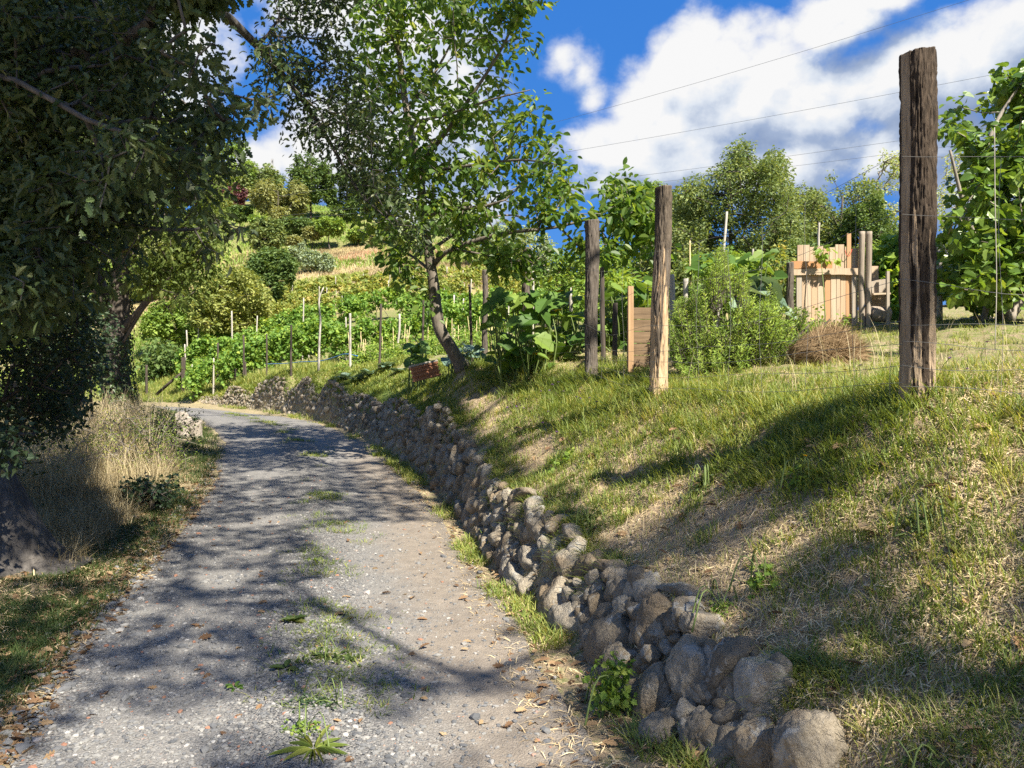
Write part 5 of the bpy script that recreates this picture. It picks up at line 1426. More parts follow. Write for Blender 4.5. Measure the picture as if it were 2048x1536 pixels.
squash_plant('low courgette plant behind the clay block', sample_poly([(815, 690), (850, 685), (870, 715), (850, 738), (812, 735)], 26, lambda u, v, r: r.uniform(15, 16.5, len(u)), rg), .25, 'squash', 79, yellow=1)
squash_plant('bluish courgette plant right behind the walnut trunk', sample_poly([(880, 690), (960, 680), (985, 735), (900, 738)], 34, lambda u, v, r: r.uniform(14, 15.5, len(u)), rg), .24, 'cabbage', 80)
def leafy(name, label, cat, poly, n, Y, dY, mat, leaves, rcl, size, tmpl, seed, group=None, stems=4, bark='stem', r_base=.006):
    rg = np.random.default_rng(seed)
    p = sample_poly(poly, n, lambda u, v, r: Y + r.normal(0, dY, len(u)).clip(-2 * dY, 2 * dY), rg, lambda p: clumpy(p, 2.0, .40, seed))
    p = p[p[:, 2] > terrain(p[:, 0], p[:, 1]) + .04]
    return shrub(name, label, cat, (p[:, 0].mean(), Y, 0), p, mat, leaves, rcl, size, tmpl, stems, bark, rg, group=group, r_tip=.002, r_base=r_base)
leafy('tomato_plant', 'light green tomato plants against the left of the rosemary top', 'plant', [(1390, 600), (1400, 530), (1450, 510), (1500, 540), (1490, 620)], 70, 11.5, .4, 'tomato', 10, .14, .10, ELL, 81)
leafy('tomato_plant', 'yellowing tomato plant just left of the gate post', 'plant', [(1545, 590), (1540, 510), (1560, 480), (1580, 500), (1585, 560)], 36, 11.6, .25, 'vine_old', 9, .11, .08, ELL, 82)
leafy('tomato_plant', 'mixed green plants between the squash and the grey headed post top', 'plant', [(1150, 620), (1170, 560), (1300, 540), (1310, 610)], 70, 15, .6, 'tomato', 14, .2, .13, ELL, 83)
leafy('tomato_plant', 'low green plants filling the plot behind the low plank panel', 'plant', [(1180, 640), (1330, 620), (1330, 720), (1180, 720)], 70, 12.5, .5, 'squash', 10, .18, .15, VINE, 84)
leafy('grape_vine', 'leafy grape vine right of the split gate post', 'vine', [(1745, 600), (1750, 520), (1775, 480), (1810, 490), (1815, 600), (1790, 650)], 110, 12.4, .3, 'vine', 9, .16, .15, VINE, 85, stems=3, bark='bark')
leafy('bean_plant', 'bean shoot hanging over the top of the plank gate', 'plant', [(1615, 525), (1620, 505), (1640, 490), (1660, 490), (1672, 520), (1655, 548), (1648, 520), (1625, 530)], 9, 10.85, .05, 'tomato', 3, .05, .10, VINE, 86, stems=1, r_base=.0)
leafy('weed', 'low weeds at the foot of the plank gate', 'plant', [(1590, 650), (1600, 620), (1640, 610), (1660, 640), (1710, 630), (1720, 655), (1600, 668)], 36, 10.6, .15, 'tomato', 6, .09, .055, ELL, 87, stems=4)
leafy('weed', 'leafy plants between the hay heap and the rosemary', 'plant', [(1560, 690), (1590, 640), (1630, 640), (1620, 670), (1580, 700)], 30, 9.3, .2, 'rosemary', 9, .10, .06, ELL, 88, stems=4)

# flat stones lying in the lawn under the fig tree
for (u, v, Y, sz, lab) in [(1965, 648, 12.6, (.20, .14, .05), 'flat pale stone on the lawn below the fig tree'), (1930, 652, 12.4, (.16, .12, .05), 'flat darker stone beside the pale one below the fig tree')]:
    p = on_ground(u, Y); a = Acc(); a.scatter(rock(4, int(u), .3, 7), [p + (0, 0, .03)], yaw_frames(np.array([.3])), np.array([sz]), [.9])
    tag(a.build('flat_stone', MAT['stone'], None, p), lab, 'stone')

# --- stump on the left verge ------------------------------------------------------------
sb = on_ground(374, 17.4)
root = thing('tree_stump', 'grey broken tree stump standing at the left edge of the track', 'stump', sb)
n = 40; th = np.linspace(0, 2 * PI, n, endpoint=False)
def stump_part(cx, h, r, seed, ang):
    rings = 14; V = []
    for i in range(rings):
        t = i / (rings - 1)
        rr = r * (1.25 - .3 * min(1, t * 3)) * (1 + .25 * (fbm(np.stack([np.cos(th) * 1.8, np.sin(th) * 1.8, th * 0 + t * .8 + seed], -1), 4, seed) - .5) * 2)
        z = t * h * (1 + (.25 * np.cos(th - ang) + .3 * (fbm(np.stack([np.cos(th) * 3, np.sin(th) * 3, th * 0 + seed], -1), 3, seed + 3) - .5)) * (t > .8))
        V.append(np.stack([sb[0] + cx + rr * np.cos(th), sb[1] + rr * np.sin(th), sb[2] - .05 + z], -1))
    v = np.concatenate(V + [V[-1].mean(0)[None] - (0, 0, .06)])
    i = np.arange(rings - 1)[:, None] * n; k = np.arange(n)[None]; k2 = (k + 1) % n
    f = np.stack([i + k, i + k2, i + n + k2, i + n + k], -1).reshape(-1, 4)
    o = (rings - 1) * n
    tri = np.stack([o + np.arange(n), o + (np.arange(n) + 1) % n, np.full(n, rings * n)], -1)
    return Acc().add(v, np.concatenate([f.ravel(), tri.ravel()]), [4] * len(f) + [3] * n, .5)
stump_part(-.08, .50, .21, 3, 2.5).build('stump_body', MAT['bark_pale'], root)
stump_part(.20, .36, .15, 9, 1.0).build('broken_side', MAT['bark_pale'], root)

# ------------------------------------------------------------------ vineyard on the hillside
def vine_row(label, x0, x1, yf, height, mat, n, size, seed, gap=.0):
    rg = np.random.default_rng(seed)
    ym = yf((x0 + x1) / 2)
    b = np.array(((x0 + x1) / 2, ym, ground((x0 + x1) / 2, ym)))
    root = thing('vine_row', label, 'vine row', b, 'rows of grape vines')
    xs = np.arange(x0 + .4, x1, 1.1 if ym < 50 else 1.8)
    xs = xs + rg.normal(0, .12, len(xs)); yy = yf(xs); zz = terrain(xs, yy)
    for x, y_, z in zip(xs, yy, zz):
        p = np.array((x, y_, z)); Acc().tube(spline([p - (0, 0, .1), p + (rg.normal(0, .05), rg.normal(0, .05), .35), p + (rg.normal(0, .12), rg.normal(0, .05), .8), p + (rg.normal(0, .35), 0, height * .8)], 7), [.035, .03, .025, .022, .018, .015, .01], 5).build('vine_trunk', MAT['bark'], root)
    m = n // 12
    x = rg.uniform(x0, x1, m * 2); k = fbm(np.stack([x * .9, x * 0 + seed, x * 0], -1), 3, seed)
    x = x[(k > .36 + gap)][:m]; k = fbm(np.stack([x * .8, x * 0 + seed + 5, x * 0], -1), 3, seed)
    hh = rg.beta(2.2, 1.4, len(x)) * height * (.75 + .6 * k) + .18
    y_ = yf(x) + rg.normal(0, .24, len(x)) * (1.15 - .5 * hh / height)
    p = np.stack([x, y_, terrain(x, y_) + hh], -1)
    la = Acc(); clusters(p, 12, .22, size, VINE, la, .5, .9, rg, .0, .22)
    la.build('vine_leaves', MAT[mat], root)
    return root
NR = [('bright green vine row nearest the far fence', -15.5, 1.5, lambda x: 34.0 - .30 * (np.asarray(x) + 6) * (np.asarray(x) < -6) + 0 * np.asarray(x), 1.5, 'vine', 12000, .145),
      ('second bright green vine row up the slope', -17.5, 3, lambda x: 37.0 - .30 * (np.asarray(x) + 6) * (np.asarray(x) < -6), 1.5, 'vine', 11000, .15),
      ('third bright green vine row up the slope', -19, 4, lambda x: 40.2 - .28 * (np.asarray(x) + 6) * (np.asarray(x) < -6), 1.5, 'vine', 10000, .155),
      ('fourth green vine row up the slope', -19, 4, lambda x: 43.6 - .25 * (np.asarray(x) + 6) * (np.asarray(x) < -6), 1.4, 'vine', 7500, .165),
      ('lowest yellowing vine row', -19, 4, lambda x: 51.0 + .1 * np.asarray(x), 1.2, 'vine_old', 5600, .18),
      ('second yellowing vine row', -19, 4, lambda x: 55.0 + .1 * np.asarray(x), 1.2, 'vine_old', 4600, .19),
      ('third yellowing vine row', -20, 3, lambda x: 59.5 + .1 * np.asarray(x), 1.1, 'vine_old', 3600, .20),
      ('thin yellowing vine row below the straw field', -20, 2, lambda x: 64.5 + .1 * np.asarray(x), 1.0, 'vine_old', 2200, .27),
      ('topmost sparse vine row at the edge of the straw field', -20, 2, lambda x: 70.0 + .1 * np.asarray(x), 1.0, 'vine_old', 1600, .28)]
for k, (lab, a0, a1, yf, h, m, n, s_) in enumerate(NR):
    vine_row(lab, a0, a1, yf, h, m, n, s_, 600 + k, .05 if m == 'vine_old' else .03)
# stakes among the vines
rg = np.random.default_rng(660)
VS = 'pale stakes among the vines'
proto = None
def vstake(x, y_, h, r, label, mat='stake_grey'):
    global proto
    z = ground(x, y_)
    if proto is None:
        proto = Acc().tube(spline([(0, 0, -.15), (.015, .01, .5), (-.012, 0, 1.2), (.01, .01, 1.9)], 10), np.linspace(.04, .028, 10), 8, .4, bump=.15, seed=6).build('vine_stake', MAT['stake_grey'])
        proto.location = (x, y_, z); o = proto
    else:
        o = proto.copy(); col.objects.link(o); o.location = (x, y_, z)
    o.scale = (r, r, h / 1.9); o.rotation_euler = (rg.normal(0, .04), rg.normal(0, .05), rg.uniform(0, 6.28))
    return tag(o, label, 'stake', VS)
for u, v, Y, vt, r, lab in [(795, 690, 33, 628, 1.5, 'thick white painted stake right of the straight dark stakes'), (905, 650, 36, 590, 1.4, 'white stake right of the walnut trunk'), (463, 690, 41, 622, 1.3, 'white stake above the left end of the vine rows'),
                            (605, 690, 38, 596, 1.1, 'tall bent white stake above the left vines'), (512, 690, 42, 630, 1.0, 'short white stake beside the yellow tree'), (393, 700, 45, 648, 1.2, 'white stake at the far left end of the vines'), (377, 720, 44, 660, 1.3, 'lowest white stake at the far left end of the vines')]:
    x = (u - 1024) / FPX * Y; zt = CZ + (768 - vt) / FPX * Y
    vstake(x, Y, max(1.2, zt - ground(x, Y)), r, lab)
cnt = 0
for k, (lab, a0, a1, yf, h, m, n, s_) in enumerate(NR):
    for x in np.arange(a0 + 1, a1 - .5, 7.0 if k < 4 else 5.0):
        x = x + rg.normal(0, .4); y_ = float(yf(x)) - .2
        vstake(x, y_, h + rg.uniform(.1, .6), rg.uniform(.8, 1.2), 'pale stake standing in the green vine rows' if k < 4 else 'pale stake standing in the yellowing vine rows')
# canes in the vegetable plot below the vines
CG = 'bamboo canes in the vegetable plot'
cproto = None
for k in range(34):
    u = rg.uniform(690, 1010); Y = rg.uniform(24.5, 30)
    x = (u - 1024) / FPX * Y; z = ground(x, Y)
    if cproto is None:
        cproto = Acc().tube([(0, 0, -.05), (.004, 0, .5), (0, 0, 1.05)], [.012, .012, .010], 6, .5).build('garden_cane', MAT['cane']); o = cproto
    else:
        o = cproto.copy(); col.objects.link(o)
    o.location = (x, Y, z); o.scale = (1, 1, rg.uniform(.85, 1.35)); o.rotation_euler = (rg.normal(0, .05), rg.normal(0, .05), 0)
    tag(o, 'slim yellow bamboo cane standing in the vegetable plot', 'cane', CG)
# low vegetables round the canes
for k, (u, Y, w_) in enumerate([(730, 25.5, 60), (800, 26, 70), (870, 25, 60), (940, 24.5, 60), (770, 29, 70), (900, 28.5, 80), (985, 27, 60)]):
    p0 = on_ground(u, Y); rgk = np.random.default_rng(680 + k)
    p = p0 + rgk.normal(0, 1, (46, 3)) * (w_ / FPX * Y / 3, .5, 0); p[:, 2] = terrain(p[:, 0], p[:, 1]) + rgk.uniform(.05, .7, 46)
    shrub('vegetable_plant', ['bushy bean plants among the canes, %s' % q for q in ('leftmost of the lower row', 'second of the lower row', 'behind the walnut trunk', 'right of the walnut trunk', 'at the left of the upper row', 'in the middle of the upper row', 'at the right of the upper row')][k], 'plant', p0, p, 'tomato', 14, .2, .12, RHO, 3, 'stem', rgk)
for k, (u, Y) in enumerate([(690, 21.5), (715, 21.0), (742, 20.6), (775, 20.2), (800, 19.4)]):
    p0 = on_ground(u, Y); rgk = np.random.default_rng(690 + k); n = 22
    az = rgk.uniform(0, 2 * PI, n); a = Acc(); a.scatter(ELL, p0 + np.stack([rgk.normal(0, .06, n), rgk.normal(0, .06, n), rgk.uniform(.02, .10, n)], -1), frames(np.stack([np.cos(az), np.sin(az), rgk.uniform(.1, .9, n)], -1), np.stack([-np.cos(az) * .5, -np.sin(az) * .5, np.ones(n)], -1)), rgk.uniform(.18, .32, n), rgk.uniform(.2, 1, n))
    tag(a.build('cabbage', MAT['cabbage'], None, p0), 'pale blue green cabbage plant in the row behind the far fence', 'plant', 'cabbages behind the far fence')
# blue hose strung along the vineyard fence
pts = [at(530, 728, 32.5), at(570, 727, 31), at(600, 724, 29.5), at(640, 722, 27.5), at(670, 714, 26), at(690, 708, 24.5), at(715, 712, 23.5)]
tag(Acc().tube(spline(pts, 40), .016, 6, .5).build('blue_hose', MAT['blue_hose'], None, pts[0]), 'bright blue hose strung along the stakes below the vines', 'hose')

# ------------------------------------------------------------------ trees and bushes of the hill
HG = 'trees along the brow of the hill'
tree('oak_tree', 'tall pale green tree at the left of the hill brow', 462, 283, 420, 110, 128, 'far_green', 701, 260, 30, .55, group=HG)
tree('oak_tree', 'mid green tree right of the tall pale one on the hill brow', 520, 330, 420, 100, 128, 'far_oak', 702, 220, 28, .55, group=HG)
tree('plum_tree', 'purple leaved tree on the hill', 468, 366, 420, 48, 119, 'far_purple', 703, 130, 26, .5, group=HG)
tree('olive_tree', 'wide grey olive crowned tree below the hill brow', 562, 362, 440, 108, 112, 'far_olive', 704, 260, 30, .5, group=HG)
tree('pine_tree', 'tall dark tree in the middle of the hill brow', 622, 303, 430, 95, 118, 'far_dark', 705, 260, 30, .5, group=HG)
tree('pine_tree', 'dark tree right of the tall dark one', 690, 335, 445, 80, 118, 'far_dark', 706, 200, 28, .5, group=HG)
tree('oak_tree', 'dark rounded hedge tree at mid slope under the olive crowned one', 590, 435, 470, 70, 106, 'far_dark', 707, 150, 28, .45, cat='bush')
tree('oak_tree', 'grey green bushy tree on the straw field edge', 532, 440, 500, 75, 88, 'far_oak', 708, 240, 30, .42)
tree('oak_tree', 'yellow green bush below the tall dark trees', 660, 432, 470, 55, 104, 'far_green', 709, 150, 28, .45, cat='bush')
tree('oak_tree', 'small bush at the left end of the hill brow', 420, 340, 430, 70, 126, 'far_green', 710, 150, 28, .55, group=HG)
tree('oak_tree', 'olive green tree behind the left half of the walnut crown', 745, 350, 450, 90, 125, 'far_olive', 711, 200, 28, .5, group=HG)
tree('oak_tree', 'grey green tree behind the right half of the walnut crown', 900, 400, 500, 120, 118, 'far_grey', 712, 220, 28, .5, group=HG)
tree('olive_tree', 'small round olive tree by the red earth strip', 598, 484, 530, 36, 92, 'far_grey', 713, 70, 22, .35)
tree('olive_tree', 'small round olive tree on a thin trunk right of the first', 655, 506, 545, 30, 84, 'far_grey', 714, 60, 22, .32)
tree('olive_tree', 'low olive hedge between the two small olive trees', 622, 502, 545, 50, 86, 'far_grey', 715, 80, 22, .32, cat='bush')
tree('ivy_tree', 'dark tree smothered in ivy above the vineyard', 540, 500, 612, 92, 56, 'far_dark', 716, 300, 34, .30, poly=[(495, 545), (500, 520), (530, 500), (570, 505), (590, 530), (580, 560), (560, 575), (555, 608), (535, 608), (532, 575), (505, 565)])
tree('walnut_tree', 'round yellow and rust coloured tree left of the ivy smothered one', 462, 540, 660, 155, 47, 'far_yellow', 717, 420, 34, .26, poly=[(388, 600), (400, 570), (440, 545), (480, 540), (520, 565), (540, 600), (538, 640), (500, 655), (420, 660), (385, 640)])
tree('walnut_tree', 'light green bush left below the rusty tree', 350, 600, 690, 120, 52, 'far_green', 718, 200, 28, .3, cat='bush')
tree('walnut_tree', 'bush of yellow leaves behind the leaning walnut trunk', 870, 560, 660, 60, 44, 'far_yellow', 719, 110, 24, .22, cat='bush')
tree('oak_tree', 'pale scrub tree on the far left slope', 300, 520, 640, 150, 80, 'far_green', 720, 260, 30, .45)
rg = np.random.default_rng(730)
BR = ['bracken bush left of the yellow green one', 'bracken bush in the middle of the upper slope', 'bracken bush near the walnut crown on the upper slope', 'bush below the purple tree', 'bush at the left end of the straw field', 'bush above the straw field under the dark hedge tree', 'low bush right of the grey green bushy tree', 'small bush beneath the tall pale green tree']
for k, (u, vt, vb, w_, Y, m) in enumerate([(625, 456, 475, 36, 105, 'far_olive'), (715, 458, 480, 44, 104, 'far_green'), (755, 468, 490, 36, 102, 'far_olive'), (480, 412, 440, 50, 112, 'far_dark'), (425, 450, 470, 36, 104, 'far_olive'), (520, 430, 452, 40, 106, 'far_green'), (585, 474, 490, 30, 98, 'far_olive'), (450, 402, 425, 45, 118, 'far_yellow')]):
    tree('bracken_bush', BR[k], u, vt, vb, w_, Y, m, 740 + k, 110, 26, .45, cat='bush', group='bushes of the upper slope')

# lattice mast on the brow
mb = on_ground(545, 150)
root = thing('radio_mast', 'thin lattice mast standing on the hill brow', 'mast', mb)
a = Acc()
H = CZ + (768 - 318) / FPX * 150 - mb[2]
for sx, sy in ((-.5, -.5), (.5, -.5), (0, .5)):
    a.tube([mb + (sx, sy, -.2), mb + (sx * .3, sy * .3, H)], [.10, .06], 5)
a.build('mast_legs', MAT['wire'], root)
a = Acc()
for k in range(10):
    t0, t1 = k / 10, (k + 1) / 10
    c0 = 1 - .7 * t0; c1 = 1 - .7 * t1
    q = [np.array((-.5, -.5, 0)), np.array((.5, -.5, 0)), np.array((0, .5, 0))]
    for j in range(3):
        a.tube([mb + q[j] * c0 + (0, 0, H * t0), mb + q[(j + 1) % 3] * c1 + (0, 0, H * t1)], .035, 4)
a.build('mast_lattice', MAT['wire'], root)

# ------------------------------------------------------------------ power cables across the sky
CBL = 'power cables across the sky'
for k, (p0, p1, lab) in enumerate([((560, 392, 72), (2500, 50, 40), 'second power cable from the top, crossing behind the tall post'), ((900, 300, 70), (2500, -180, 38), 'topmost power cable slanting up to the upper right'),
                                   ((560, 432, 76), (2500, 180, 44), 'third power cable from the top'), ((560, 440, 78), (2500, 214, 46), 'lowest power cable of the four')]):
    A0 = at(*p0); B0 = at(*p1); t = np.linspace(0, 1, 40)
    ln = A0 + (B0 - A0) * t[:, None]; ln[:, 2] -= np.sin(t * PI) * .5
    tag(Acc().tube(ln, .011, 5, .5).build('power_cable', MAT['cable'], None, A0), lab, 'cable', CBL)

# ------------------------------------------------------------------ grass, straw, gravel, fallen leaves
def fence_x(y): return np.interp(y, [-20, 4.3, 7.3, 9.8, 13, 17, 22, 28, 34, 40], [7.5, 2.3, 1.4, 1.0, -.3, -1.9, -4.4, -8, -12.2, -17.5])
def bank_d(x, y): return (x - xw(y)) * wall_slope(y)
def near_y(n, a, b, p, rg):
    """distances more crowded close by"""
    t = rg.uniform(0, 1, n)
    if abs(p - 1) < 1e-6: p = 1.001
    return (a ** (1 - p) + t * (b ** (1 - p) - a ** (1 - p))) ** (1 / (1 - p))
def tufts(acc, cx, cy, per, rad, h, wd, rg, bend=(.3, .9), tone=None, hvar=.4, tvar=.15):
    n = len(cx)
    if n == 0: return
    ang = rg.uniform(0, 2 * PI, n * per); rr = np.repeat(np.broadcast_to(rad, (n,)), per) * np.sqrt(rg.uniform(0, 1, n * per))
    x = np.repeat(cx, per) + rr * np.cos(ang); y = np.repeat(cy, per) + rr * np.sin(ang)
    z = terrain(x, y) - .006
    th = np.repeat(np.broadcast_to(h, (n,)) * rg.uniform(.6, 1.3, n), per) * rg.uniform(1 - hvar, 1 + hvar * .6, n * per)
    t = np.repeat(rg.uniform(.1, .8, n) if tone is None else tone, per) + rg.normal(0, tvar, n * per)
    grass_blades(acc, np.stack([x, y, z], -1), th, np.broadcast_to(wd, (n,)).repeat(per) if np.ndim(wd) else wd, rg.uniform(bend[0], bend[1], n * per), np.clip(t, 0, 1), rg, ang + rg.normal(0, .8, n * per))

rg = np.random.default_rng(801)
A = Acc()
# the bank
n = 9500
y = near_y(n, 1.5, 17, 1.15, rg); x = xw(y) + .22 + rg.uniform(0, 1, n) * (fence_x(y) + .3 - xw(y) - .22)
x = np.where(y < 4.4, xw(y) + .25 + rg.uniform(0, 1, n) * 3.2, x)
m = .5 * n2(x, y, 1.4, 3, 77) + .5 * n2(x, y, 3.6, 3, 74); dd = bank_d(x, y)
top = np.exp(-((x - fence_x(y)) / .55) ** 2)
keep = (m + .17 * top + .03 * (y > 8)) > .515
x, y, m, top = x[keep], y[keep], m[keep], top[keep]
tufts(A, x, y, 11, .045 + .02 * (y > 6), .085 + .055 * top + .02 * (y > 8), .0042 + .0004 * np.minimum(y, 10), rg, (.35, 1.0), np.clip(.46 + rg.normal(0, .2, len(x)) + 1.2 * (.58 - m), .02, .98), .5, .2)
# thin scatter of single green blades between the tufts
n = 16000
y = near_y(n, 1.5, 14, 1.2, rg); x = xw(y) + .2 + rg.uniform(0, 1, n) * np.maximum(fence_x(y) + .4 - xw(y), 1.2)
grass_blades(A, np.stack([x, y, terrain(x, y) - .004], -1), rg.uniform(.03, .10, n), .0038, rg.uniform(.3, 1.2, n), rg.uniform(.3, 1, n), rg)
# tall grass at the fence
for (u0, u1, Y0, Y1, h, cnt) in [(1080, 1310, 7.2, 10.8, .20, 420), (1320, 1800, 4.6, 7.6, .15, 520), (940, 1100, 10, 13.5, .2, 260), (1450, 1820, 3.9, 5.2, .12, 380)]:
    Y = rg.uniform(Y0, Y1, cnt); X = (rg.uniform(u0, u1, cnt) - 1024) / FPX * Y
    near = np.abs(X - fence_x(Y)) < .75
    tufts(A, X[near], Y[near], 14, .07, h, .0075, rg, (.35, 1.1), np.clip(rg.normal(.38, .15, near.sum()), 0, 1))
# lawn of the garden
n = 5200
y = near_y(n, 2.2, 15, 1.1, rg); x = fence_x(y) + .2 + rg.uniform(0, 1, n) ** 1.2 * (np.minimum(9.5, .8 * y + 1.0))
keep = n2(x, y, 1.1, 3, 78) > .40
x, y = x[keep], y[keep]
tufts(A, x, y, 12, .07, .10, .0055, rg, (.3, 1.0), np.clip(rg.normal(.60, .18, len(x)), 0, 1))
# grassy head of the far wall and the slope at the bend
n = 7500
y = near_y(n, 13, 43, .9, rg); f = rg.uniform(0, 1, n)
x = xw(y) + .3 + f * np.maximum(fence_x(y) + 1.2 - xw(y), 1.0)
keep = n2(x, y, .9, 3, 79) > .36
x, y = x[keep], y[keep]
tufts(A, x, y, 12, .13, .13 + .08 * sstep(y, 24, 34), .010 + .0004 * y, rg, (.3, .9), np.clip(rg.normal(.50, .16, len(x)), 0, 1))
# rough meadow round the far stakes
n = 6500
y = rg.uniform(26, 52, n); x = fence_x(np.minimum(y, 41)) - np.maximum(y - 41, 0) * 1.2 + rg.uniform(-3.0, 3.2, n) - .5
x = np.where(rg.uniform(0, 1, n) < .35, rg.uniform(-30, -14, n), x)
keep = (bank_d(x, y) > .5) & (x < 1)
x, y = x[keep], y[keep]
tufts(A, x, y, 10, .16, .34, .020, rg, (.1, .7), np.clip(rg.normal(.66, .16, len(x)), 0, 1))
# tufts hanging over the head of the wall
n = 1500
y = near_y(n, 3.0, 30, 1.1, rg); x = xw(y) + rg.uniform(.20, .42, n) / wall_slope(y)
keep = n2(x, y, 1.4, 3, 84) > .47; x, y = x[keep], y[keep]
tufts(A, x, y, 9, .05, .10 + .002 * y, .0042 + .0004 * y, rg, (.6, 1.3), np.clip(rg.normal(.5, .2, len(x)), 0, 1))
# weeds under the wall and on the crown of the track
n = 1000
y = near_y(n, 3.0, 36, 1.0, rg); x = xw(y) - rg.uniform(-.02, .30, n) * np.interp(y, [3, 12, 20, 36], [.6, 1, 1.6, 1.6])
keep = n2(x, y, 1.3, 3, 80) > .53
x, y = x[keep], y[keep]
tufts(A, x, y, 9, .05 + .003 * y, .085 + .004 * y, .006 + .0004 * y, rg, (.4, 1.1), np.clip(rg.normal(.5, .2, len(x)), 0, 1))
n = 1300
y = near_y(n, 3.6, 26, .7, rg); x = (xl(y) + xr(y)) / 2 + rg.normal(.12, .16, n) + .05
keep = n2(x, y, 1.6, 3, 81) > .56
x, y = x[keep], y[keep]
tufts(A, x, y, 14, .06 + .004 * y, .045 + .003 * y, .005 + .0003 * y, rg, (.5, 1.3), np.clip(rg.normal(.45, .2, len(x)), 0, 1))
tag(A.build('green_grass', MAT['grass']), None, None, None, 'stuff')

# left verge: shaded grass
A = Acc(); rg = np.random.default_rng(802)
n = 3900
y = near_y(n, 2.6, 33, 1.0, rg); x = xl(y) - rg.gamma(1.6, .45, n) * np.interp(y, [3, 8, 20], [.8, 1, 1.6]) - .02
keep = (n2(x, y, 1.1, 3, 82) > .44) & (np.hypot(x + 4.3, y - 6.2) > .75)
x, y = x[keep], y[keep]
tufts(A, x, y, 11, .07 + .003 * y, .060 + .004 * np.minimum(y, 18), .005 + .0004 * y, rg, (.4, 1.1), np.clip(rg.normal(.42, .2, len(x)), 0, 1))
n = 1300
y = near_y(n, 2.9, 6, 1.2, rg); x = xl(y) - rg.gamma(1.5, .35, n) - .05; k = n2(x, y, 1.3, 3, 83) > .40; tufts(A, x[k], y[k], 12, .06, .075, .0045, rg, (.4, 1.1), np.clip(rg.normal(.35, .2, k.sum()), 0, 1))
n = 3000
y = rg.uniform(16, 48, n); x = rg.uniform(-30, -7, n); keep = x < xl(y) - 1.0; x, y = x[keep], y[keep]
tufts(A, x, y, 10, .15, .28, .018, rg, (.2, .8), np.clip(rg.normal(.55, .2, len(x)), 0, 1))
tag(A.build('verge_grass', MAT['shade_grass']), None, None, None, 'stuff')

# dry standing grass of the left verge and straw among the bank grass
A = Acc(); rg = np.random.default_rng(803)
def dry_mass(n, uv_poly, Y0, Y1, h, per, wd, tone, bend=(.08, .6)):
    p = sample_poly(uv_poly, n, lambda u, v, r: r.uniform(Y0, Y1, len(u)), rg)
    x, y = p[:, 0], p[:, 1]; k = x < xl(y) - .55
    x, y = x[k], y[k]
    tufts(A, x, y, per, .12, h, wd, rg, bend, np.clip(rg.normal(tone, .2, len(x)), 0, 1))
dry_mass(440, [(90, 800), (330, 800), (350, 960), (60, 990), (40, 900)], 9.0, 15.5, .55, 15, .0065, .5, (.2, 1.3))
dry_mass(190, [(110, 800), (330, 790), (340, 880), (120, 900)], 13, 18.5, .90, 12, .009, .62, (.1, .8))
dry_mass(420, [(60, 950), (300, 960), (260, 1120), (90, 1110)], 6.2, 9.5, .30, 12, .0055, .4, (.3, 1.1))
n = 900
y = rg.uniform(9, 20, n); x = xl(y) - 1.2 - rg.gamma(2, .7, n); tufts(A, x, y, 10, .14, .5, .008, rg, (.1, .7), np.clip(rg.normal(.5, .2, n), 0, 1))
# yellow standing stalks in the lawn and on the bank
n = 1300
y = near_y(n, 2.6, 14, 1.1, rg); x = xw(y) + .3 + rg.uniform(0, 1, n) * (fence_x(y) + 4 - xw(y))
tufts(A, x, y, 5, .05, .12, .0038, rg, (.3, 1.2), np.clip(rg.normal(.6, .2, n), 0, 1))
n = 70
y = rg.uniform(3.8, 7, n); x = fence_x(y) + rg.uniform(-.1, 2.8, n); tufts(A, x, y, 2, .05, .42, .0042, rg, (.1, .6), np.full(n, .8))
# straw field on the hill
n = 9000
y = rg.uniform(60, 104, n); x = rg.uniform(-36, 6, n); tufts(A, x, y, 5, .5, .42, .06, rg, (.2, .8), np.clip(.45 + (n2(x, y, .12, 3, 90) - .5) * 1.6 + rg.normal(0, .1, n), 0, 1))
tag(A.build('dry_grass', MAT['dry']), None, None, None, 'stuff')
A = Acc()
n = 5200
y = rg.uniform(86, 135, n); x = rg.uniform(-60, 2, n); k = n2(x, y, .09, 3, 91) > .40
x, y = x[k], y[k]; tufts(A, x, y, 6, .7, .7, .11, rg, (.2, .9), np.clip(.5 + (n2(x, y, .12, 3, 92) - .5) * 1.6, 0, 1))
n = 4200
y = rg.uniform(44, 80, n); x = rg.uniform(-34, -15, n); tufts(A, x, y, 6, .5, .5, .06, rg, (.2, .9), np.clip(.6 + (n2(x, y, .15, 3, 93) - .5) * 1.6, 0, 1))
tag(A.build('hillside_scrub', MAT['far_green']), None, None, None, 'stuff')

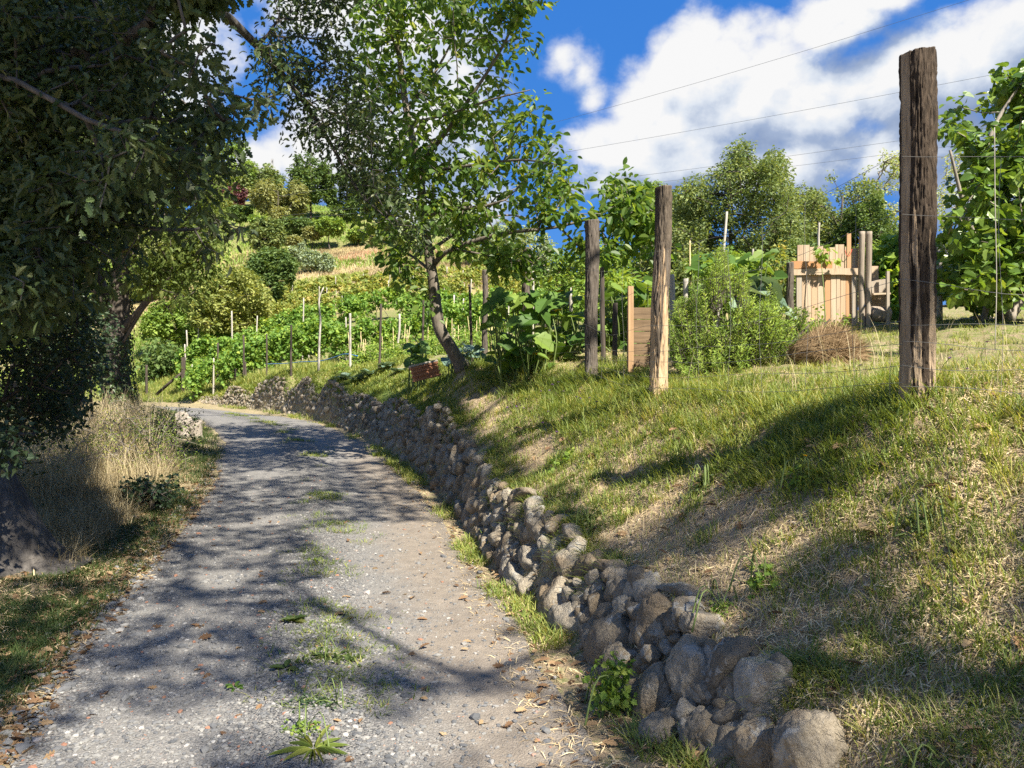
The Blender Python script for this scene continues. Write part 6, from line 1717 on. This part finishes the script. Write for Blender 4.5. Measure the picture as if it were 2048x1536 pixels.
# straw litter and clippings lying on the bank and verge
A = Acc(); rg = np.random.default_rng(804)
n = 85000
y = near_y(n, 1.4, 15, 1.25, rg); x = xw(y) + .12 + rg.uniform(0, 1, n) * np.maximum(fence_x(y) + .8 - xw(y), 2.6)
LIT = ([(0, -.03, 0), (.5, -.035, .10), (1, 0, -.02), (.5, .035, .10), (0, .03, 0)], [[0, 1, 2, 3, 4]])
def litter(x, y, ln, rg, tone=None):
    n = len(x); az = rg.uniform(0, 2 * PI, n)
    e = .03; zx = (terrain(x + e, y) - terrain(x - e, y)) / (2 * e); zy = (terrain(x, y + e) - terrain(x, y - e)) / (2 * e)
    nr = np.stack([-zx, -zy, np.ones(n)], -1)
    d = np.stack([np.cos(az), np.sin(az), zx * np.cos(az) + zy * np.sin(az) + rg.normal(0.06, .16, n)], -1)
    A.scatter(LIT, np.stack([x, y, terrain(x, y) + rg.uniform(.001, .016, n)], -1), frames(d, nr + rg.normal(0, .3, (n, 3))), ln * rg.uniform(.5, 1.4, n), np.clip(rg.uniform(0, 1, n) if tone is None else tone, 0, 1))
k = n2(x, y, 1.9, 3, 95) > .20
litter(x[k], y[k], .052, rg)
n = 10000
y = near_y(n, 3.0, 16, 1.1, rg); x = xl(y) - rg.gamma(1.6, .5, n) + .1
litter(x, y, .07, rg, rg.uniform(0, .6, n))
n = 2600; y = rg.uniform(4.6, 8.2, n); x = -4.3 + rg.normal(.5, .55, n); k = (x < xl(y)) & (np.hypot(x + 4.28, y - 6.25) > .5); litter(x[k], y[k], .09, rg)
n = 5000
y = near_y(n, 3, 16, 1.1, rg); x = xr(y) + rg.uniform(-.25, .45, n); litter(x, y, .06, rg)
tag(A.build('straw_litter', MAT['litter']), None, None, None, 'stuff')

# fallen oak leaves
A = Acc(); rg = np.random.default_rng(805)
def leaves_down(x, y, size):
    n = len(x); az = rg.uniform(0, 2 * PI, n)
    d = np.stack([np.cos(az), np.sin(az), rg.normal(.05, .25, n)], -1); nr = np.stack([rg.normal(0, .35, n), rg.normal(0, .35, n), np.ones(n)], -1)
    A.scatter(OAK, np.stack([x, y, terrain(x, y) + .02], -1), frames(d, nr), size * rg.uniform(.6, 1.2, n), rg.uniform(0, 1, n))
n = 420; y = near_y(n, 2.9, 14, 1.1, rg); leaves_down(xr(y) + rg.normal(.16, .22, n), y, .062)
n = 1500; y = near_y(n, 2.9, 13, 1.1, rg); leaves_down(xl(y) - rg.gamma(1.4, .35, n) + .12, y, .07)
n = 420; y = near_y(n, 1.5, 10, 1.1, rg); leaves_down(xw(y) + .3 + rg.uniform(0, 1, n) * np.maximum(fence_x(y) + .3 - xw(y), 2.4), y, .085)
n = 110; y = near_y(n, 2.9, 12, 1.1, rg); leaves_down(xl(y) + rg.uniform(0, 1, n) * (xr(y) - xl(y)), y, .07)
tag(A.build('fallen_leaves', MAT['fallen']), None, None, None, 'stuff')

# twiggy dead weeds and green brambles tangled into the dry grass
rg = np.random.default_rng(870)
for k, (u, v, Y, w_, h_, m, lab) in enumerate([(150, 930, 10.5, 150, 110, 'vine_old', 'brown twiggy weed at the left of the dry grass'), (240, 900, 11.5, 140, 120, 'vine_old', 'brown twiggy weed in the middle of the dry grass'), (310, 930, 12, 80, 100, 'tomato', 'green leafy weed at the right rim of the dry grass'), (200, 860, 14, 160, 90, 'dry_leaf', 'pale seeding weed at the back of the dry grass'),
                                               (330, 880, 14.5, 70, 80, 'ivy', 'dark bramble beside the tree stump'), (110, 870, 12.5, 90, 120, 'dry_leaf', 'pale dead weed next to the hawthorn bush'), (280, 850, 16, 90, 80, 'dry_leaf', 'pale seeding weed in front of the ivy clad trunk')]):
    p0 = on_ground(u, Y); pts = p0 + rg.normal(0, 1, (150, 3)) * (w_ / FPX * Y * .33, .45, 0)
    pts[:, 2] = terrain(pts[:, 0], pts[:, 1]) + .06 + rg.beta(1.3, 1.6, 150) * h_ / FPX * Y * 1.05
    shrub('verge_weed', lab, 'weed', p0, pts, m, 7, .10, .036 if m != 'ivy' else .05, RHO if m != 'ivy' else IVY, 9, 'bark_pale', rg, group='tall weeds of the dry verge', r_tip=.0022)

# loose gravel
A = Acc(); rg = np.random.default_rng(806)
PEB = [rock(1, 90 + k, .3, 6) for k in range(6)]
def gravel(x, y, smin, smax, pw):
    n = len(x)
    s_ = smin + (smax - smin) * rg.uniform(0, 1, n) ** pw
    idx = rg.integers(0, 6, n)
    z = terrain(x, y) + .012 + (n2(x, y, 9, 3, 44) - .5) * .018 * sstep(y, 40, 12)
    for j in range(6):
        q = idx == j
        A.scatter(PEB[j], np.stack([x[q], y[q], z[q] + s_[q] * .12], -1), yaw_frames(rg.uniform(0, 6.28, q.sum())), s_[q, None] * np.array((1.15, .85, .55)) * rg.uniform(.8, 1.2, (q.sum(), 3)), rg.uniform(0, 1, q.sum()) ** .8, False)
n = 26000
y = near_y(n, 2.9, 12, 1.35, rg); t = np.clip(np.where(rg.uniform(0, 1, n) < .5, rg.normal(.5, .15, n), np.where(rg.uniform(0, 1, n) < .55, rg.normal(.08, .12, n), rg.uniform(0, 1, n))), -.06, 1.04)
gravel(xl(y) + t * (xr(y) - xl(y)), y, .0035, .016, 3.0)
n = 600; y = near_y(n, 2.9, 14, 1.1, rg); t = np.where(rg.uniform(0, 1, n) < .6, rg.normal(.04, .07, n), rg.uniform(0, 1, n)); gravel(xl(y) + t * (xr(y) - xl(y)), y, .012, .034, 2.2)
B = Acc()
n = 9000
y = near_y(n, 1.5, 12, 1.3, rg); x = xw(y) + .15 + rg.uniform(0, 1, n) * np.maximum(fence_x(y) + .3 - xw(y), 2.6)
s_ = .003 + .018 * rg.uniform(0, 1, n) ** 4
for j in range(6):
    q = np.arange(n) % 6 == j
    B.scatter(PEB[j], np.stack([x[q], y[q], terrain(x[q], y[q]) + s_[q] * .1], -1), yaw_frames(rg.uniform(0, 6.28, q.sum())), s_[q, None] * np.array((1.2, .9, .7)) * rg.uniform(.7, 1.3, (q.sum(), 3)), rg.uniform(0, 1, q.sum()), False)
t = new_mat('soil_crumbs')
finish(t, t.ramp(t.rnd, [(0, (.17, .125, .08)), (.6, (.34, .265, .18)), (1, (.46, .38, .28))]), .95, bump=t.noise(t.obj, 80, 3), bdist=.003, spec=.1)
tag(B.build('soil_crumbs', t.mat), None, None, None, 'stuff')
t = new_mat('gravel_stones')
finish(t, t.ramp(t.rnd, [(0, (.08, .084, .09)), (.4, (.145, .146, .148)), (.7, (.195, .192, .183)), (.92, (.26, .25, .232)), (.975, (.40, .385, .36)), (.985, (.28, .14, .09)), (1, (.34, .18, .12))]), .85, bump=t.noise(t.obj, 90, 3), bdist=.002, spec=.2)
tag(A.build('gravel', t.mat), None, None, None, 'stuff')

# rosette weeds of the track, sapling by the wall, flowers by the fence
def rosette(u, v, Y, n, size, label, mat, seed, tm=ELL, up=.35, nm='plantain'):
    rg = np.random.default_rng(seed)
    p = on_ground(u, Y); p[2] += .015; az = np.arange(n) * 2.4 + rg.normal(0, .25, n)
    d = np.stack([np.cos(az), np.sin(az), up + rg.normal(0, .18, n)], -1)
    a = Acc(); a.scatter(tm, p + d * .01, frames(d, np.stack([-np.cos(az) * .3, -np.sin(az) * .3, np.ones(n)], -1)), np.stack([size * rg.uniform(.7, 1.15, n)] * 3, -1) * np.stack([rg.uniform(.55, 1.1, n), rg.uniform(.7, 1, n), np.ones(n)], -1), rg.uniform(.15, .95, n))
    return tag(a.build(nm, MAT[mat], None, p), label, 'weed', 'weeds growing on the track')
STRAP = leaf_tmpl([(0, 0), (.2, .018), (.55, .030), (.85, .02), (1, 0)], .6, .6)
rosette(628, 1522, 3.17, 34, .14, 'spiky rosette of strap leaves in the middle of the track at the bottom', 'grass', 811, STRAP, .55)
rosette(571, 1355, 4.05, 6, .10, 'broad leaved weed left of the track crown', 'shade_grass', 812)
rg = np.random.default_rng(813)
for u, Y, sz, m, tm, lab in [(662, 4.2, .10, 'shade_grass', ELL, 'low ragged weed right of the broad leaved one'), (640, 3.62, .07, 'shrub', IVY, 'small grey green weed above the strap leaved rosette'), (610, 3.35, .05, 'tomato', VINE, 'tiny weed left of the strap leaved rosette')]:
    p0 = on_ground(u, Y); n = 46
    pp = p0 + rg.normal(0, 1, (n, 3)) * (sz * .9, sz * .5, 0); pp[:, 2] = terrain(pp[:, 0], pp[:, 1]) + .012 + rg.uniform(.0, sz * .35, n)
    shrub('track_weed', lab, 'weed', p0, pp, m, 3, .015, sz * .32, tm, 3, 'stem', rg, group='weeds growing on the track', r_tip=.0006, r_base=.0005)
rosette(470, 1392, 3.85, 12, .045, 'tiny moss like tuft on the left wheel track', 'squash', 815)
rosette(585, 1260, 4.85, 12, .10, 'feathery yellow green weed on the crown of the track', 'shade_grass', 816, VINE)
rosette(625, 1130, 6.6, 14, .12, 'flattened weed further up the crown of the track', 'tomato', 817, STRAP)
rg = np.random.default_rng(820)
for k, (u, v, Y, sz, lab) in enumerate([(1525, 1095, 3.75, .07, 'bright nettle like weed in the middle of the bank'), (1410, 950, 5.1, .08, 'dark leafy weed on the bank under the leaning yellow flower'), (1600, 1000, 4.3, .08, 'leafy weed under the upright yellow flower on the bank'), (1840, 1450, 2.5, .07, 'green weed in the shade at the lower right of the bank'), (1440, 1130, 3.7, .05, 'small weed on the bank left of the nettle like one'),
                                        (1840, 1010, 3.5, .06, 'weed in the upper right of the bank below the tall post'), (1120, 900, 7.2, .10, 'leafy weed on the bare earth below the grey headed post'), (1180, 1010, 5.6, .07, 'weed at the edge of the wall halfway down the bank')]):
    p0 = on_ground(u, Y); n = 34
    pp = p0 + rg.normal(0, 1, (n, 3)) * (sz * .6, sz * .6, 0); pp[:, 2] = terrain(pp[:, 0], pp[:, 1]) + rg.uniform(.01, sz * .8, n)
    shrub('bank_weed', lab, 'weed', p0, pp, 'shade_grass' if k % 2 else 'tomato', 3, .02, sz * .42, (VINE, ELL, OAK)[k % 3], 4, 'stem', rg, group='weeds growing on the bank', r_tip=.0008, r_base=.001)
rg = np.random.default_rng(830)
p0 = np.array((.50, 3.62, ground(.50, 3.62)))
p0[0] = (1222 - 1024) / FPX * 3.62; p0[2] = ground(p0[0], 3.62)
pp = p0 + rg.normal(0, 1, (60, 3)) * (.055, .05, 0) + np.stack([0 * rg.uniform(size=60), 0 * rg.uniform(size=60), rg.uniform(.03, .24, 60)], -1)
shrub('sapling', 'bright yellow green sapling with round leaves at the foot of the wall', 'plant', p0, pp, 'tomato', 5, .035, .032, VINE, 6, 'stem', rg, r_tip=.0012, r_base=.0)
def flower(u, v, Y, hgt, mat, label, cat, grp, seed, r=.014):
    rg = np.random.default_rng(seed)
    top = at(u, v, Y); b = top.copy(); b[0] += rg.normal(0, .03); b[2] = ground(b[0], b[1]) - .01
    if top[2] < b[2] + .06: top[2] = b[2] + hgt
    root = thing('wild_flower', label, cat, b, grp)
    Acc().tube(spline([b, (b + top) / 2 + rg.normal(0, .02, 3), top], 8), .0022, 5).build('stem', MAT['stem'], root)
    a = Acc(); n = 14; az = np.arange(n) * 2.4
    a.scatter(ELL, np.repeat(top[None], n, 0), frames(np.stack([np.cos(az), np.sin(az), rg.uniform(.2, 1.2, n)], -1), np.stack([-np.cos(az), -np.sin(az), np.ones(n)], -1)), np.full(n, r), np.full(n, .5))
    a.build('petals', MAT[mat], root)
YF = 'yellow flowers on the bank'
flower(1611, 912, 4.3, .16, 'yellow', 'upright yellow flower in the middle of the bank', 'flower', YF, 841)
flower(1385, 940, 4.6, .16, 'yellow', 'yellow flower leaning left on a long thin stalk on the bank', 'flower', YF, 842)
flower(1690, 740, 4.9, .2, 'yellow', 'yellow flower just left of the tall post', 'flower', YF, 843)
flower(1880, 1010, 2.9, .1, 'yellow', 'low yellow flower at the right of the bank', 'flower', YF, 844, .010)
PF = 'purple flowers by the tall post'
for k, (u, v, lab) in enumerate([(1899, 717, 'highest purple thistle flower right of the tall post'), (1934, 738, 'middle purple thistle flower right of the tall post'), (1975, 737, 'rightmost purple thistle flower by the tall post'), (1902, 764, 'lowest purple thistle flower right of the tall post'), (1720, 731, 'single purple flower left of the tall post')]):
    flower(u, v, 4.5 + .1 * k, .2, 'purple', lab, 'flower', PF, 850 + k)
rg = np.random.default_rng(860)
for k in range(16):
    Y = rg.uniform(7.8, 10.5); X = fence_x(Y) - rg.uniform(.35, 1.0); q = np.array((X, Y, ground(X, Y) + rg.uniform(.10, .2)))
    u, v = proj(q); flower(float(u), float(v), Y, .12, 'purple', 'small pale purple flower in the shaded grass below the grey headed post', 'flower', 'pale flowers in the shaded bank grass', 861 + k, .018)

# ------------------------------------------------------------------ roadside oaks beside and behind the viewer: unseen crowns shaped to throw the wanted dappled shade
rg = np.random.default_rng(901)
# bright openings of the shade on the track: (u, v, half width, half height) as they lie on the ground
LIT_ROAD = [(a, b, c * 1.15, d * 1.2) for a, b, c, d in [(830, 1110, 170, 50), (760, 1170, 120, 38), (920, 1230, 90, 45), (760, 1270, 75, 35), (880, 1290, 100, 40), (1050, 1110, 60, 60), (430, 1155, 60, 16), (385, 1225, 32, 14), (560, 1045, 60, 12), (700, 1075, 60, 20),
            (960, 1455, 170, 60), (850, 1505, 210, 50), (640, 1445, 120, 50), (590, 1300, 40, 22), (270, 1480, 160, 50), (100, 1515, 80, 36), (1060, 1500, 120, 50), (500, 870, 100, 10), (660, 912, 90, 12), (560, 950, 70, 8),
            (540, 850, 110, 6), (480, 838, 120, 6), (430, 825, 100, 5), (700, 905, 60, 16), (190, 1142, 46, 14), (1060, 1180, 90, 40), (1020, 1080, 40, 30), (820, 1190, 60, 40), (1080, 1240, 50, 60), (640, 1180, 50, 18), (690, 1330, 60, 22), (1400, 1310, 90, 80), (1260, 1330, 50, 50), (1100, 1130, 60, 40), (1000, 1000, 60, 40), (1250, 1210, 60, 50)]]
SHADE_BANK = [[(1640, 1060), (1800, 980), (1840, 1100), (1770, 1290), (1620, 1310), (1500, 1260), (1480, 1200)], [(1420, 1330), (1700, 1210), (1790, 1290), (1910, 1480), (1910, 1560), (1380, 1560), (1360, 1450)],
              [(1180, 1080), (1400, 1010), (1560, 1060), (1330, 1120)], [(1200, 1150), (1330, 1180), (1330, 1260), (1230, 1240)],
              [(800, 850), (900, 800), (960, 820), (900, 900)]]
def wanted(p):
    """True where a ground point should be shaded; the unseen crowns are shaped from it"""
    x, y = p[:, 0], p[:, 1]
    u, v = proj(p)
    nz_ = n2(x, y, 1.15, 4, 95); nf = n2(x, y, 4.0, 3, 96)
    d = bank_d(x, y)
    infr = (u > -40) & (u < 2090) & (v < 1600) & (y > 1)
    onr = d < .35
    w_ = np.full(len(x), True)
    lit = np.zeros(len(x), bool)
    wu = (nf - .5) * 60; wv = (nz_ - .5) * 30
    for a, b, ra, rb_ in LIT_ROAD:
        lit |= (((u + wu - a) / ra) ** 2 + ((v + wv * rb_ / 40 - b) / rb_) ** 2) < 1
    w_[onr & lit & infr] = False
    w_[onr & infr & (nf > .66)] = False
    w_[onr & (x < xl(y)) & (y > 9.5) & (x < xl(y) - .2)] = (nz_ > .56)[onr & (x < xl(y)) & (y > 9.5) & (x < xl(y) - .2)]
    w_[(d > -.05) & (d < .5) & infr & (nf > .52)] = False
    bk = d >= .5
    sh = np.zeros(len(x), bool)
    for pl in SHADE_BANK: sh |= in_poly(u + wu * .8, v + wv, pl)
    w_[bk & infr] = (sh | (nz_ > .70))[bk & infr]
    w_[bk & (x > fence_x(y) - .12)] = False
    w_[~infr] = (nz_ > .44)[~infr]
    return w_
n = 36000
y = rg.uniform(-3.0, 30, n); t = rg.uniform(0, 1, n)
x = np.where(t < .62, xl(y) - 2.6 + rg.uniform(0, 1, n) * (xr(y) - xl(y) + 3.2), xw(y) + rg.uniform(0, 1, n) * np.maximum(fence_x(y) - xw(y), 2.6))
k = rg.uniform(0, 1, n) < np.where(y < 16, 1.0, np.where(y < 22, .8, .6))
x, y = x[k], y[k]
P0 = np.stack([x, y, terrain(x, y, False)], -1)
P0 = P0[wanted(P0)]
dist = rg.uniform(11.0, 15.5, len(P0)) + np.maximum(P0[:, 1] - 10, 0) * .35
Q = P0 + SUNV * dist[:, None]
uq, vq = proj(Q)
k = ~((Q[:, 1] > .2) & (uq > -150) & (uq < 2200) & (vq > -90))
Q = Q[k]
road_n = len(Q)
# clusters added to the same crowns shade the low boughs of the leaning oak
C_ = OAK_CROWN[rg.uniform(0, 1, len(OAK_CROWN)) < .5]
Qc = C_ + SUNV * rg.uniform(7.5, 11.5, len(C_))[:, None]
uq, vq = proj(Qc)
Qc = Qc[~((Qc[:, 1] > .2) & (uq > -150) & (uq < 2200) & (vq > -90))]
print('crown shade', len(Qc), len(C_))
Q = np.concatenate([Q, Qc])
isc = np.arange(len(Q)) >= road_n
print('shade clusters', len(Q), 'of', len(P0), 'x', Q[:, 0].min(), Q[:, 0].max(), 'y', Q[:, 1].min(), Q[:, 1].max())
# three trees share the crown: each cluster belongs to the nearest trunk
TR = [(9.5, -5.5), (11.5, 2.0), (6.0, -9.0)]
TR = [np.array((a, b, ground(a, b))) for a, b in TR]
own = np.argmin(np.stack([np.hypot(Q[:, 0] - c[0], Q[:, 1] - c[1]) for c in TR], 1), 1)
for j, c in enumerate(TR):
    q = Q[own == j]
    if len(q) < 20: continue
    root = thing('roadside_oak', ['tall oak on the bank behind the viewer shading the track', 'tall oak beside the garden to the right of the viewer', 'tall oak behind the viewer nearest the track'][j], 'tree', c, 'roadside oaks shading the track')
    tk = spline([c - (0, 0, .2), c + (.1, .1, 2.5), c + (q.mean(0) - c) * np.array((.25, .25, .55)), q.mean(0) * np.array((.7, .7, 1)) + c * np.array((.3, .3, 0))], 24)
    ta = Acc(); rr = np.linspace(.34, .08, 24); ta.tube(tk, rr, 16, .5, bump=.12, seed=j)
    sk = q[rg.choice(len(q), min(260, len(q)), False)]
    A_, par_, R_, fx = grow([(tk, rr)], sk, .10, .7, .2, rg, .006, .40)
    twig_mesh(ta, A_, par_, R_, fx, 5)
    ta.build('trunk', MAT['bark'], root)
    la = Acc(); clusters(Q[(own == j) & ~isc], 4, .10, .11, OAK, la, .4, .8, rg); clusters(Q[(own == j) & isc], 9, .24, .13, OAK, la, .4, .8, rg)
    la.build('crown', MAT['oak'], root)
